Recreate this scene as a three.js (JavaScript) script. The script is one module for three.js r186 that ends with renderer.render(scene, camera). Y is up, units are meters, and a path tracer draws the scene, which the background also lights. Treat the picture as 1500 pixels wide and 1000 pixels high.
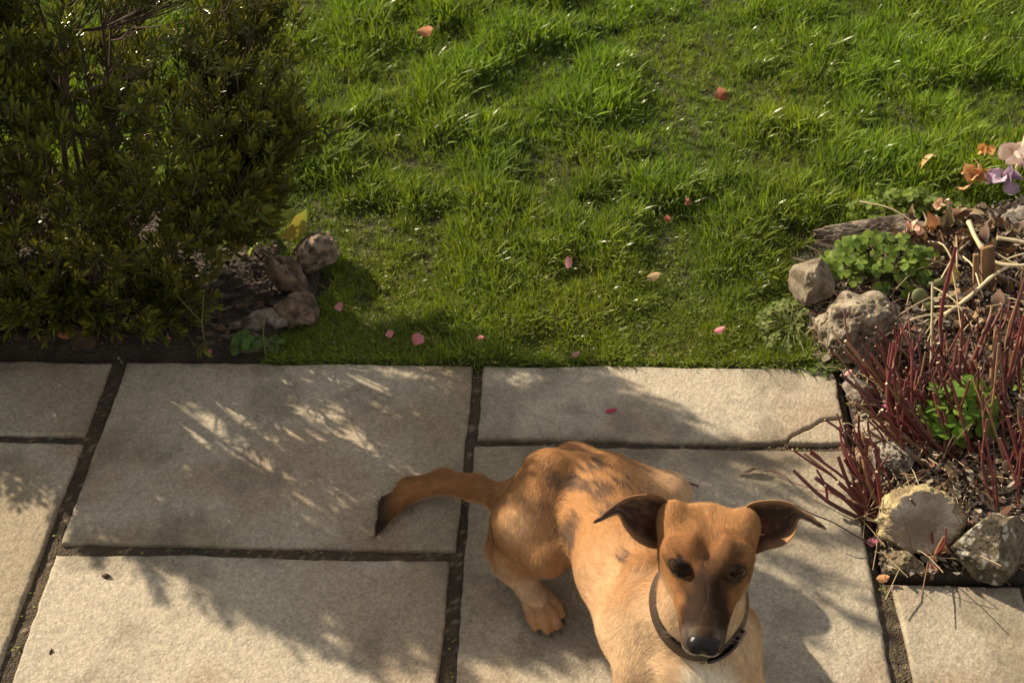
import * as THREE from 'three';
import { mergeGeometries } from 'three/addons/utils/BufferGeometryUtils.js';
import { RoundedBoxGeometry } from 'three/addons/geometries/RoundedBoxGeometry.js';

// ------------------------------------------------------------------ camera, sky, sun, exposure
const scene = new THREE.Scene();
const camera = new THREE.PerspectiveCamera(28.77, 1024 / 682, 0.05, 600);
camera.position.set(0.1834, 1.5891, 1.6369);
camera.up.set(-0.00743, 0.72907, -0.6844);
camera.lookAt(0.1834 - 0.05243, 1.5891 - 0.68376, 1.6369 - 0.72782);
camera.focus = 1.95; camera.userData.fStop = 9;
scene.add(camera);

const SKY_W = 256, SKY_H = 128, skyData = new Float32Array(SKY_W * SKY_H * 4);
for (let j = 0; j < SKY_H; j++) for (let i = 0; i < SKY_W; i++) {
  const el = (j + 0.5) / SKY_H * 180 - 90, t = Math.max(0, el) / 90, k = Math.pow(1 - t, 2.2), o = (j * SKY_W + i) * 4;
  const s = 0.38;
  skyData[o] = s * (0.66 + 0.50 * k); skyData[o + 1] = s * (0.66 + 0.45 * k); skyData[o + 2] = s * (0.67 + 0.34 * k); skyData[o + 3] = 1;
}
const sky = new THREE.DataTexture(skyData, SKY_W, SKY_H, THREE.RGBAFormat, THREE.FloatType);
sky.mapping = THREE.EquirectangularReflectionMapping; sky.magFilter = THREE.LinearFilter; sky.minFilter = THREE.LinearFilter; sky.needsUpdate = true;
scene.background = sky; scene.environment = sky;

const SUN_ELEVATION = 31 * Math.PI / 180;
const sunDir = new THREE.Vector3(-0.85 * Math.cos(SUN_ELEVATION), Math.sin(SUN_ELEVATION), -0.527 * Math.cos(SUN_ELEVATION)).normalize();
const sun = new THREE.DirectionalLight(new THREE.Color().setRGB(1, 0.85, 0.63), 5);
sun.position.copy(sunDir).multiplyScalar(8); sun.castShadow = true; sun.shadow.radius = 1.2;
Object.assign(sun.shadow.camera, { left: -3, right: 3, top: 3, bottom: -3, near: 0.5, far: 20 });
sun.shadow.mapSize.set(4096, 4096);
scene.add(sun, sun.target);

const renderer = new THREE.WebGLRenderer({ antialias: true });
renderer.setSize(1024, 682); renderer.toneMapping = THREE.LinearToneMapping; renderer.toneMappingExposure = 2.05;
renderer.shadowMap.enabled = true;

// ------------------------------------------------------------------ helpers
const V = (x, y, z) => new THREE.Vector3(x, y, z);
function rng(seed) { let a = seed >>> 0; return () => { a = (a + 0x6D2B79F5) | 0; let t = Math.imul(a ^ (a >>> 15), 1 | a); t = (t + Math.imul(t ^ (t >>> 7), 61 | t)) ^ t; return ((t ^ (t >>> 14)) >>> 0) / 4294967296; }; }
const lerp = (a, b, t) => a + (b - a) * t, clamp = (x, a = 0, b = 1) => Math.min(b, Math.max(a, x));
const sstep = (a, b, x) => { const t = clamp((x - a) / (b - a)); return t * t * (3 - 2 * t); };
const mix3 = (a, b, t) => [lerp(a[0], b[0], t), lerp(a[1], b[1], t), lerp(a[2], b[2], t)];
function hash(x, y, z) { let h = Math.imul(x, 374761393) ^ Math.imul(y, 668265263) ^ Math.imul(z, 1274126177); h = Math.imul(h ^ (h >>> 13), 1274126177); h ^= h >>> 16; return (h >>> 0) / 4294967296; }
function noise(x, y, z, p = 0) {                       // value noise 0..1, periodic in x and y when p > 0
  const X = Math.floor(x), Y = Math.floor(y), Z = Math.floor(z); let a = x - X, b = y - Y, c = z - Z;
  a = a * a * (3 - 2 * a); b = b * b * (3 - 2 * b); c = c * c * (3 - 2 * c);
  const w = p ? (n) => ((n % p) + p) % p : (n) => n, X0 = w(X), X1 = w(X + 1), Y0 = w(Y), Y1 = w(Y + 1);
  return lerp(lerp(lerp(hash(X0, Y0, Z), hash(X1, Y0, Z), a), lerp(hash(X0, Y1, Z), hash(X1, Y1, Z), a), b),
    lerp(lerp(hash(X0, Y0, Z + 1), hash(X1, Y0, Z + 1), a), lerp(hash(X0, Y1, Z + 1), hash(X1, Y1, Z + 1), a), b), c);
}
function fbm(x, y, z, n = 4, p = 0) { let s = 0, a = 0.5, f = 1, t = 0; for (let i = 0; i < n; i++) { s += a * noise(x * f, y * f, z + i * 17.3, p ? p * f : 0); t += a; a *= 0.5; f *= 2; } return s / t; }
function fbm3(x, y, z, n = 4) { let s = 0, a = 0.5, f = 1, t = 0; for (let i = 0; i < n; i++) { s += a * noise(x * f, y * f, z * f + i * 7.7); t += a; a *= 0.5; f *= 2.03; } return s / t; }
const used = {};
function numbered(name) { const n = used[name] ?? 0; used[name] = n + 1; return n ? `${name}_${String(n).padStart(3, '0')}` : name; }
function tag(o, label, category, group, kind) {
  if (label) o.userData.label = label; if (category) o.userData.category = category; if (group) o.userData.group = group; if (kind) o.userData.kind = kind; return o;
}
function shade(o) { o.traverse((m) => { if (m.isMesh) { m.castShadow = true; m.receiveShadow = true; } }); return o; }
function group(name, pos, label, category, grp, kind) { const o = new THREE.Group(); o.name = numbered(name); if (pos) o.position.copy(pos); scene.add(o); return tag(o, label, category, grp, kind); }
function part(name, geo, mat, parent) { const m = new THREE.Mesh(geo, mat); m.name = name; m.castShadow = m.receiveShadow = true; parent.add(m); return m; }
function mono(name, geo, mat, pos, label, category, grp, kind) { const m = new THREE.Mesh(geo, mat); m.name = numbered(name); if (pos) m.position.copy(pos); m.castShadow = m.receiveShadow = true; scene.add(m); return tag(m, label, category, grp, kind); }
function geom(pos, idx, nor, col, uv) {
  const g = new THREE.BufferGeometry(); g.setAttribute('position', new THREE.BufferAttribute(Float32Array.from(pos), 3)); if (idx) g.setIndex(idx.length > 65535 * 3 || pos.length / 3 > 65535 ? new THREE.BufferAttribute(Uint32Array.from(idx), 1) : Array.from(idx));
  if (nor) g.setAttribute('normal', new THREE.BufferAttribute(Float32Array.from(nor), 3)); else g.computeVertexNormals();
  if (col) g.setAttribute('color', new THREE.BufferAttribute(Float32Array.from(col), 3));
  g.setAttribute('uv', new THREE.BufferAttribute(uv ? Float32Array.from(uv) : new Float32Array(pos.length / 3 * 2), 2)); return g;
}
function paint(g, fn) { const p = g.attributes.position, c = new Float32Array(p.count * 3); for (let i = 0; i < p.count; i++) c.set(fn(p.getX(i), p.getY(i), p.getZ(i), i), i * 3); g.setAttribute('color', new THREE.BufferAttribute(c, 3)); return g; }
function tube(pts, radii, seg = 6, col, capCol) {       // tapered tube along points, closed ends
  const pos = [], idx = [], c = [], n = pts.length; let up = V(0.31, 0.87, 0.4);
  for (let i = 0; i < n; i++) {
    const t = pts[Math.min(n - 1, i + 1)].clone().sub(pts[Math.max(0, i - 1)]).normalize(), a = up.clone().addScaledVector(t, -up.dot(t)); if (a.lengthSq() < 1e-4) a.set(1, 0, 0).addScaledVector(t, -t.x);
    a.normalize(); up = a; const b = t.clone().cross(a), r = radii[i] ?? radii;
    for (let k = 0; k < seg; k++) { const th = k / seg * 2 * Math.PI; pos.push(pts[i].x + r * (Math.cos(th) * a.x + Math.sin(th) * b.x), pts[i].y + r * (Math.cos(th) * a.y + Math.sin(th) * b.y), pts[i].z + r * (Math.cos(th) * a.z + Math.sin(th) * b.z)); if (col) c.push(...col); }
  }
  for (let i = 0; i < n - 1; i++) for (let k = 0; k < seg; k++) { const a = i * seg + k, b = i * seg + (k + 1) % seg; idx.push(a, b, a + seg, b, b + seg, a + seg); }
  for (const e of [0, n - 1]) { const m = pos.length / 3; pos.push(pts[e].x, pts[e].y, pts[e].z); for (let k = 0; k < seg; k++) { const r = m - 0; pos.push(pos[(e * seg + k) * 3], pos[(e * seg + k) * 3 + 1], pos[(e * seg + k) * 3 + 2]); }
    if (col) for (let k = 0; k <= seg; k++) c.push(...(e ? capCol ?? col : col));
    for (let k = 0; k < seg; k++) { const a = m + 1 + k, b = m + 1 + (k + 1) % seg; e ? idx.push(m, a, b) : idx.push(m, b, a); } }
  return geom(pos, idx, null, col ? c : null);
}
const curve = (pts, n) => new THREE.CatmullRomCurve3(pts).getPoints(n);
// A leaf along +y facing +z: rows of five points, folded at the midrib, curled along its length.
function leafGeo(len, wid, { rows = 4, peak = 0.45, sharp = 1, fold = 0.25, curl = 0.3, wave = 0, col, tipCol, seed = 1, round = 1 } = {}) {
  const pos = [], idx = [], c = [], R = rng(seed), xs = [-1, -0.5, 0, 0.5, 1];
  for (let i = 0; i <= rows; i++) {
    const t = i / rows, w = wid / 2 * Math.pow(Math.max(0, Math.sin(Math.PI * Math.pow(t, Math.log(0.5) / Math.log(peak)))), round) * (i === rows ? 0 : 1) + (i === 0 ? wid * 0.03 : 0), j = 1 + (R() - 0.5) * wave;
    for (const x of xs) { pos.push(x * w * j, len * t - curl * curl * len * t * t * 0.25, fold * Math.abs(x) * w - curl * len * t * t * 0.6 + (R() - 0.5) * wave * wid * 0.35); if (col) { const k = 0.86 + 0.28 * R(); c.push(...mix3(col, tipCol ?? col, t).map((q) => q * k)); } }
  }
  for (let i = 0; i < rows; i++) for (let k = 0; k < 4; k++) { const a = i * 5 + k; idx.push(a, a + 1, a + 5, a + 1, a + 6, a + 5); }
  return geom(pos, idx, null, col ? c : null);
}
const M4 = (p, q, s) => new THREE.Matrix4().compose(p, q, typeof s === 'number' ? V(s, s, s) : s);
const look = (dir, roll = 0) => { const y = dir.clone().normalize(), q = new THREE.Quaternion().setFromUnitVectors(V(0, 1, 0), y); return q.multiply(new THREE.Quaternion().setFromAxisAngle(V(0, 1, 0), roll)); };
function sheet(w, fn) { const data = new Uint8Array(w * w * 4); for (let j = 0; j < w; j++) for (let i = 0; i < w; i++) { const c = fn(i / w, j / w), o = (j * w + i) * 4; data[o] = 255 * clamp(c[0]); data[o + 1] = 255 * clamp(c[1]); data[o + 2] = 255 * clamp(c[2]); data[o + 3] = 255; } return data; }
function texture(w, data, srgb) { const t = new THREE.DataTexture(data, w, w, THREE.RGBAFormat); t.wrapS = t.wrapT = THREE.RepeatWrapping; t.magFilter = THREE.LinearFilter; t.minFilter = THREE.LinearMipmapLinearFilter; t.generateMipmaps = true; if (srgb) t.colorSpace = THREE.SRGBColorSpace; t.needsUpdate = true; return t; }
const s1 = (l) => l <= 0.0031308 ? 12.92 * l : 1.055 * Math.pow(l, 1 / 2.4) - 0.055, toS = (c) => c.map((x) => s1(clamp(x)));
const std = (o) => new THREE.MeshStandardMaterial({ roughness: 0.9, ...o });
const leafy = (o) => new THREE.MeshPhysicalMaterial({ roughness: 0.95, transmission: 0.4, thickness: 0, side: THREE.DoubleSide, vertexColors: true, ...o });
const rgb = (r, g, b) => new THREE.Color().setRGB(r, g, b);

// ------------------------------------------------------------------ surfaces
const slabMaps = (() => {
  const w = 1024, N = 4, h = new Float32Array(w * w);
  const col = sheet(w, (u, v) => {
    const x = u * N, y = v * N, blot = fbm(x, y, 1, 5, N), blot2 = fbm(x * 2, y * 2, 9, 4, N * 2), grain = noise(u * 420, v * 420, 3, 420), grit = noise(u * 210, v * 210, 5, 210), stain = fbm(x * 3, y * 3, 21, 4, N * 3);
    let c = mix3([0.25, 0.205, 0.14], [0.345, 0.30, 0.23], sstep(0.38, 0.6, blot));
    c = mix3(c, [0.25, 0.175, 0.11], 0.5 * sstep(0.52, 0.7, blot2));
    c = mix3(c, [0.13, 0.105, 0.072], 0.65 * sstep(0.50, 0.66, stain) * (0.4 + 0.7 * grit));
    const mid = noise(u * 90, v * 90, 15, 90), k = (0.68 + 0.4 * grain) * (0.82 + 0.3 * grit) * (0.90 + 0.2 * mid) * 1.08, sp = sstep(0.62, 0.8, grit) * sstep(0.4, 0.7, mid);
    c = mix3(c.map((q) => q * k), [0.10, 0.082, 0.06], 0.32 * sp);
    return toS(c);
  });
  const bump = sheet(w, (u, v) => { const b = 0.5 * fbm(u * 12, v * 12, 31, 5, 12) + 0.2 * noise(u * 190, v * 190, 33, 190) + 0.3 * noise(u * 420, v * 420, 35, 420); return [b, b, b]; });
  return [texture(w, col, true), texture(w, bump)];
})();
const slabMat = std({ map: slabMaps[0], bumpMap: slabMaps[1], bumpScale: 0.0019, roughness: 0.92, vertexColors: true });
const earthBump = texture(512, sheet(512, (u, v) => { const b = 0.5 * fbm(u * 16, v * 16, 41, 4, 16) + 0.5 * noise(u * 128, v * 128, 44, 128); return [b, b, b]; }));
const mortarMat = std({ vertexColors: true, bumpMap: earthBump, bumpScale: 0.005, roughness: 1 });
const soilMat = std({ vertexColors: true, bumpMap: earthBump, bumpScale: 0.008, roughness: 1 });

// the ground: one sheet to the horizon
{
  const g = new THREE.CircleGeometry(400, 96); g.rotateX(-Math.PI / 2); g.translate(0, -0.09, 0);
  mono('ground', g, std({ color: rgb(0.05, 0.075, 0.02), roughness: 1 }), null, null, null, null, 'structure');
}
function groundPatch(name, x0, x1, z0, z1, nx, nz, hf, cf, mat, uvs = 2) {
  const pos = [], idx = [], col = [], uv = [];
  for (let j = 0; j <= nz; j++) for (let i = 0; i <= nx; i++) { const x = lerp(x0, x1, i / nx), z = lerp(z0, z1, j / nz); pos.push(x, hf(x, z), z); col.push(...cf(x, z)); uv.push(x * uvs, z * uvs); }
  for (let j = 0; j < nz; j++) for (let i = 0; i < nx; i++) { const a = j * (nx + 1) + i, b = a + nx + 1; idx.push(a, b, a + 1, a + 1, b, b + 1); }
  return mono(name, geom(pos, idx, null, col, uv), mat, null, null, null, null, 'structure');
}
// where the beds lie (1 inside, 0 outside)
const leftBed = (x, z) => sstep(1.1, 0.92, Math.hypot((x + 0.83) / 0.5, (z + 0.16) / 0.3) + 0.25 * (noise(x * 14, z * 14, 3) - 0.5)) * (z < 0 ? 1 : 0);
const rightEdge = (z) => z > 0 ? 0.622 : 0.57 + 0.3 * sstep(-0.2, -0.46, z) * (z < -0.3 ? 1.6 : 1);
const rightBed = (x, z) => (x > rightEdge(z) + 0.02 * (noise(x * 20, z * 20, 8) - 0.5) && z > -0.42 && z < 0.445) ? 1 : 0;
const lawnY = (x, z) => -0.012 + 0.03 * (fbm(x * 1.7, z * 1.7, 77, 3) - 0.5) * sstep(-0.1, -0.6, z);
groundPatch('lawn', -3.2, 3.4, -4.4, -0.004, 260, 180, lawnY, (x, z) => { const n = fbm(x * 20, z * 20, 5, 3); return mix3([0.018, 0.016, 0.008], [0.05, 0.048, 0.016], n); }, soilMat);
groundPatch('flower_bed', -2.4, -0.3, -0.55, -0.004, 210, 60, (x, z) => lawnY(x, z) + 0.001 + (leftBed(x, z) > 0.05 ? 0.022 : -0.03) * sstep(0, -0.06, z) + 0.008 * (fbm(x * 40, z * 40, 6, 3) - 0.5), (x, z) => mix3([0.012, 0.009, 0.006], [0.05, 0.036, 0.024], fbm(x * 60, z * 60, 5, 3)), soilMat);
groundPatch('flower_bed', 0.5, 2.6, -0.6, 0.446, 230, 110, (x, z) => { const i = rightBed(x, z); return (i ? -0.002 : -0.05) + 0.05 * sstep(0.62, 0.95, x) * i + 0.014 * (fbm(x * 30, z * 30, 6, 3) - 0.5); }, (x, z) => mix3([0.010, 0.007, 0.005], [0.045, 0.03, 0.019], fbm(x * 60, z * 60, 15, 3)), soilMat);

// the patio: slabs and mortar
const patio = group('patio', null, null, null, null, 'structure');
function slab(x0, x1, zt, zb, seed, tone, name = 'paving_slab') {
  const steps = (n, L) => { const a = [0, 0.0012, 0.003, 0.006, 0.011]; for (let i = 1; i < n; i++) a.push(0.011 + (L - 0.022) * i / n); for (const e of [0.011, 0.006, 0.003, 0.0012, 0]) a.push(L - e); return a.map((q) => q / L); };
  const zl = zb(x0) - zt(x0), zr = zb(x1) - zt(x1), us = steps(Math.round((x1 - x0) / 0.007), x1 - x0), vs = steps(Math.max(6, Math.round(Math.max(zl, zr) / 0.007)), Math.max(zl, zr, 0.05));
  const pos = [], idx = [], uv = [], col = [], nx = us.length, nz = vs.length, o = hash(seed, 3, 5), o2 = hash(seed, 9, 1);
  const rag = (t, s) => 0.0042 * (fbm(t * 55, s * 3.1, seed, 3) - 0.5) + 0.006 * (noise(t * 9, s * 1.7, seed + 4) - 0.5);
  for (let j = 0; j < nz; j++) for (let i = 0; i < nx; i++) {
    const u = us[i], v = vs[j]; let x = lerp(x0, x1, u), zA = zt(x), zB = zb(x), z = lerp(zA, zB, v);
    const dx = Math.min(u, 1 - u) * (x1 - x0), dz = Math.min(v, 1 - v) * (zB - zA), near = (d) => Math.exp(-d / 0.012);
    x += rag(z, u < 0.5 ? 1 : 2) * near(dx); z += rag(x, v < 0.5 ? 3 : 4) * near(dz);
    const d = Math.min(dx, dz), e = 0.0032 + 0.003 * noise(x * 60, z * 60, seed), drop = d < e ? (1 - d / e) ** 2 * e * 0.95 : 0;
    const y = 0.0032 * (fbm(x * 5 + seed, z * 5, seed, 3) - 0.5) + 0.0022 * (fbm(x * 26, z * 26, seed + 2, 3) - 0.5) - drop;
    pos.push(x, y, z); const s = 0.93; uv.push(x * s + o, z * s + o2); const k = tone * (0.94 + 0.12 * fbm(x * 3, z * 3, seed + 5, 2)) * (1 - 0.22 * near(d * 0.9) * noise(x * 30, z * 30, 2)); col.push(k, k * 0.99, k * 0.97);
  }
  for (let j = 0; j < nz - 1; j++) for (let i = 0; i < nx - 1; i++) { const a = j * nx + i, b = a + nx; idx.push(a, b, a + 1, a + 1, b, b + 1); }
  const rim = []; for (let i = 0; i < nx; i++) rim.push(i); for (let j = 1; j < nz; j++) rim.push(j * nx + nx - 1); for (let i = nx - 2; i >= 0; i--) rim.push((nz - 1) * nx + i); for (let j = nz - 2; j > 0; j--) rim.push(j * nx);
  const b0 = pos.length / 3; for (const r of rim) { pos.push(pos[r * 3], -0.035, pos[r * 3 + 2]); uv.push(uv[r * 2], uv[r * 2 + 1] + 0.03); col.push(0.6, 0.58, 0.55); }
  for (let k = 0; k < rim.length; k++) { const a = rim[k], b = rim[(k + 1) % rim.length], c = b0 + k, d = b0 + (k + 1) % rim.length; idx.push(a, b, c, b, d, c); }
  part(name, geom(pos, idx, null, col, uv), slabMat, patio);
}
const k0 = (z) => () => z;
const crackLine = (x) => { const p = [[0.49, 0.176], [0.512, 0.172], [0.53, 0.155], [0.55, 0.143], [0.575, 0.126], [0.612, 0.118]]; for (let i = 0; i < 5; i++) if (x <= p[i + 1][0]) { const t = clamp((x - p[i][0]) / (p[i + 1][0] - p[i][0])); return lerp(p[i][1], p[i + 1][1], t) + 0.004 * (noise(x * 90, 3, 7) - 0.5); } return 0.118; };
slab(-1.32, -0.633, k0(0.004), k0(0.179), 3, 0.95);
slab(-1.32, -0.633, k0(0.193), k0(0.80), 5, 1.03);
slab(-0.609, -0.004, k0(0.004), k0(0.402), 7, 0.98);
slab(-0.609, -0.011, k0(0.421), k0(0.83), 11, 1.06);
slab(0.013, 0.611, k0(0.005), (x) => x < 0.49 ? 0.1775 : Math.min(0.1775, crackLine(x)), 13, 1.04);
slab(0.508, 0.611, (x) => Math.max(0.12, crackLine(x) + 0.0035), k0(0.1785), 17, 1.04);
slab(0.012, 0.607, k0(0.19), k0(0.79), 19, 0.97);
slab(0.636, 0.818, k0(0.452), k0(0.85), 23, 0.94);
slab(0.832, 1.45, k0(0.452), k0(0.85), 29, 0.96);
slab(-1.32, -0.3, k0(0.85), k0(1.25), 31, 1.0);
slab(-0.28, 0.32, k0(0.85), k0(1.25), 37, 1.0);
slab(0.34, 1.45, k0(0.87), k0(1.25), 41, 1.0);
{
  const pos = [], idx = [], col = [], uv = [], nx = 460, nz = 210, x0 = -1.34, x1 = 1.47, z0 = -0.002, z1 = 1.27;
  for (let j = 0; j <= nz; j++) for (let i = 0; i <= nx; i++) { const x = lerp(x0, x1, i / nx), z = lerp(z0, z1, j / nz); const inBed = x > 0.624 && z < 0.446; pos.push(x, inBed ? -0.04 : -0.0085 + 0.006 * (fbm(x * 60, z * 60, 3, 3) - 0.5) + 0.004 * (fbm(x * 11, z * 11, 6, 2) - 0.5), z); const n = fbm(x * 50, z * 50, 9, 4), g = sstep(0.8, 0.9, noise(x * 260, z * 260, 1)); col.push(...mix3(mix3([0.022, 0.016, 0.010], [0.085, 0.06, 0.035], n), [0.26, 0.21, 0.15], g * 0.6)); uv.push(x * 4, z * 4); }
  for (let j = 0; j < nz; j++) for (let i = 0; i < nx; i++) { const a = j * (nx + 1) + i, b = a + nx + 1; idx.push(a, b, a + 1, a + 1, b, b + 1); }
  part('mortar', geom(pos, idx, null, col, uv), mortarMat, patio);
}
// ------------------------------------------------------------------ grass: tufts of blades, nobody could count it
const grassMat = leafy({ transmission: 0.45, specularIntensity: 0.4, clearcoat: 0.35, clearcoatRoughness: 0.22 });
function tuftGeo(seed, blades, hMin, hMax, spread) {
  const R = rng(seed), pos = [], idx = [], col = [], nor = [];
  for (let b = 0; b < blades; b++) {
    const a = R() * 6.283, r = spread * Math.sqrt(R()), bx = Math.cos(a) * r, bz = Math.sin(a) * r, h = lerp(hMin, hMax, R()), w = lerp(0.0010, 0.0021, R()), lean = lerp(0.04, 0.95, R() * R() + 0.15 * R()), la = a + (R() - 0.5) * 2.4, face = la + Math.PI / 2 + (R() - 0.5) * 1.2;
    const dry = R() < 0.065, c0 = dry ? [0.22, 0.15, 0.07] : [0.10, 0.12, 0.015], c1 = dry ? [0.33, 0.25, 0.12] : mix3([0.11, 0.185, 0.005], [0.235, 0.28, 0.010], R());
    const o = pos.length / 3, n = 4;
    for (let i = 0; i <= n; i++) {
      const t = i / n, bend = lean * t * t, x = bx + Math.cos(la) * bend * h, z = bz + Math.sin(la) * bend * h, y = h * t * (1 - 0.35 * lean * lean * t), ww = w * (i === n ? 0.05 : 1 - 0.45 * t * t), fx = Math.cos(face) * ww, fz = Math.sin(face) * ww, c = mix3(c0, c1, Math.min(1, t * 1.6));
      pos.push(x - fx, y, z - fz, x + fx, y, z + fz); col.push(...c, ...c);
    }
    for (let i = 0; i < n; i++) { const q = o + i * 2; idx.push(q, q + 1, q + 2, q + 1, q + 3, q + 2); }
  }
  return geom(pos, idx, null, col);
}
{
  const R = rng(11), kinds = [tuftGeo(1, 14, 0.028, 0.062, 0.016), tuftGeo(2, 14, 0.022, 0.055, 0.018), tuftGeo(3, 16, 0.03, 0.07, 0.014), tuftGeo(4, 12, 0.02, 0.05, 0.02)];
  const places = kinds.map(() => []);
  const add = (x, z) => {
    if (leftBed(x, z) > 0.35 || z > -0.006 || (x > 0.45 && rightBed(x, z)) || (x > 0.57 + 0.2 * sstep(-0.3, -0.42, z) && z > -0.42 && z < -0.28)) return;
    const clump = fbm(x * 8.5 + 3, z * 8.5, 51, 4), big = fbm(x * 2.2, z * 2.2, 57, 2), strip = sstep(-0.03, -0.55, z);
    const s = lerp(0.42, 0.82, strip) * (0.42 + 0.92 * sstep(0.34, 0.64, clump)) * lerp(0.75, 1.25, R());
    const yel = clamp(0.75 * fbm(x * 5, z * 5, 61, 3) + 0.35 * (1 - strip) - 0.12 + 0.25 * (R() - 0.5)), k = lerp(0.62, 1.42, R()) * (0.78 + 0.5 * big);
    places[Math.floor(R() * 4)].push([x, z, s, R() * 6.283, (R() - 0.5) * 0.45, (R() - 0.5) * 0.45, [k * lerp(0.72, 1.2, yel), k * lerp(0.9, 1.04, yel), k * lerp(0.9, 0.9, yel)]]);
  };
  for (let i = 0; i < 50000; i++) add(lerp(-1.75, 1.75, R()), lerp(-1.75, -0.002, R()));
  for (let i = 0; i < 11000; i++) add(lerp(-0.4, 0.62, R()), -0.005 - 0.4 * R() * R());
  for (let i = 0; i < 420; i++) places[Math.floor(R() * 4)].push([lerp(-0.36, 0.6, R()), -0.004 - 0.012 * R(), lerp(0.3, 0.62, R()), (R() - 0.5) * 2, 0.35 + 0.7 * R(), (R() - 0.5) * 0.9, [0.8, 0.85, 0.8]]);
  for (let i = 0; i < 26000; i++) { const x = lerp(-3.0, 3.2, R()), z = lerp(-4.2, 0, R()); if (z < -1.75 || Math.abs(x) > 1.75) add(x, z); }
  const lawnGrass = group('grass', null, 'sunlit green lawn grass beyond the stone patio', 'grass', null, 'stuff');
  kinds.forEach((g, k) => {
    const m = new THREE.InstancedMesh(g, grassMat, places[k].length); m.name = 'grass_tufts'; tag(m, null, null, null, 'stuff');
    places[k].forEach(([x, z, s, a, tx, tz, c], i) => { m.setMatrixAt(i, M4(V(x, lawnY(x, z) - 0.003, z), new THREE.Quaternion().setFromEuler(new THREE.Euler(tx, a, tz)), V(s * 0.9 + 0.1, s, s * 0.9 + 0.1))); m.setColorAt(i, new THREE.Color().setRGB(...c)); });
    lawnGrass.add(m);
  });
}
// low moss and seedlings in the thin strip along the patio
{
  const R = rng(19), n = 2400, pos = [], idx = [], col = [];
  for (let i = 0; i < n + 260; i++) {
    let x = lerp(-0.36, 0.62, R()), z = -0.006 - 0.42 * Math.pow(R(), 1.7); if (fbm(x * 12, z * 12, 5, 2) < 0.42 && z < -0.05) continue;
    const joint = i >= n; if (joint) { const w = R(); [x, z] = w < 0.4 ? [0.003 + 0.012 * (R() - 0.5), R() * 0.75] : w < 0.55 ? [lerp(-0.6, 0, R()), 0.411 + 0.012 * (R() - 0.5)] : w < 0.75 ? [-0.621 + 0.016 * (R() - 0.5), R() * 0.7] : w < 0.85 ? [lerp(0.02, 0.6, R()), 0.184 + 0.006 * (R() - 0.5)] : [0.622 + 0.014 * (R() - 0.5), lerp(0.45, 0.7, R())]; if (fbm(x * 16, z * 16, 8, 2) < 0.5) continue; }
    const y = joint ? -0.006 + 0.004 * R() : lawnY(x, z) + 0.002 + 0.012 * R(), a = R() * 6.283, s = lerp(0.0015, 0.0036, R() * R()), o = pos.length / 3, t = (R() - 0.3) * 0.9, c = R() < 0.16 ? mix3([0.12, 0.08, 0.035], [0.24, 0.17, 0.08], R()) : mix3([0.06, 0.085, 0.008], [0.17, 0.18, 0.018], R());
    for (let k = 0; k < 5; k++) { const q = a + k / 5 * 6.283; pos.push(x + Math.cos(q) * s, y + Math.sin(q) * s * t, z + Math.sin(q) * s); col.push(...c); }
    idx.push(o, o + 2, o + 1, o, o + 3, o + 2, o, o + 4, o + 3);
  }
  mono('moss', geom(pos, idx, null, col), leafy({ transmission: 0.25 }), null, 'yellow green moss and seedlings along the patio edge', 'moss', null, 'stuff');
}
// ------------------------------------------------------------------ the evergreen shrub on the left
const barkMat = std({ color: rgb(0.075, 0.05, 0.03), roughness: 0.95 });
function sprigGeo(seed, len, pairs, leafLen) {
  const R = rng(seed), gs = [tube([V(0, 0, 0), V(0.002 * R(), len * 0.5, 0.002 * R()), V(0, len, 0)], [0.0011, 0.0009, 0.0006], 4, [0.10, 0.09, 0.03])];
  for (let i = 0; i < pairs; i++) for (let s = 0; s < 2; s++) {
    const t = (i + 1) / pairs, a = i * 1.72 + s * Math.PI + (R() - 0.5) * 0.5, open = lerp(1.15, 0.5, t) + (R() - 0.5) * 0.3, d = V(Math.cos(a) * Math.sin(open), Math.cos(open), Math.sin(a) * Math.sin(open)), l = leafLen * lerp(0.75, 1.1, R()) * (t > 0.9 ? 0.75 : 1);
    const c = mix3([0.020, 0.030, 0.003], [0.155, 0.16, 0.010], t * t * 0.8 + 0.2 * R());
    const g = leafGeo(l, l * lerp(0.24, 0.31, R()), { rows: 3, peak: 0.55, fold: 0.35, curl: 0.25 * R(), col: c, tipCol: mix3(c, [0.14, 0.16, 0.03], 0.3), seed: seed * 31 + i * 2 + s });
    const x = V(Math.sin(a), 0, -Math.cos(a)), z = x.clone().cross(d); g.applyMatrix4(new THREE.Matrix4().makeBasis(x, d, z).setPosition(0, len * (0.25 + 0.75 * t), 0)); gs.push(g);
  }
  return mergeGeometries(gs);
}
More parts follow.
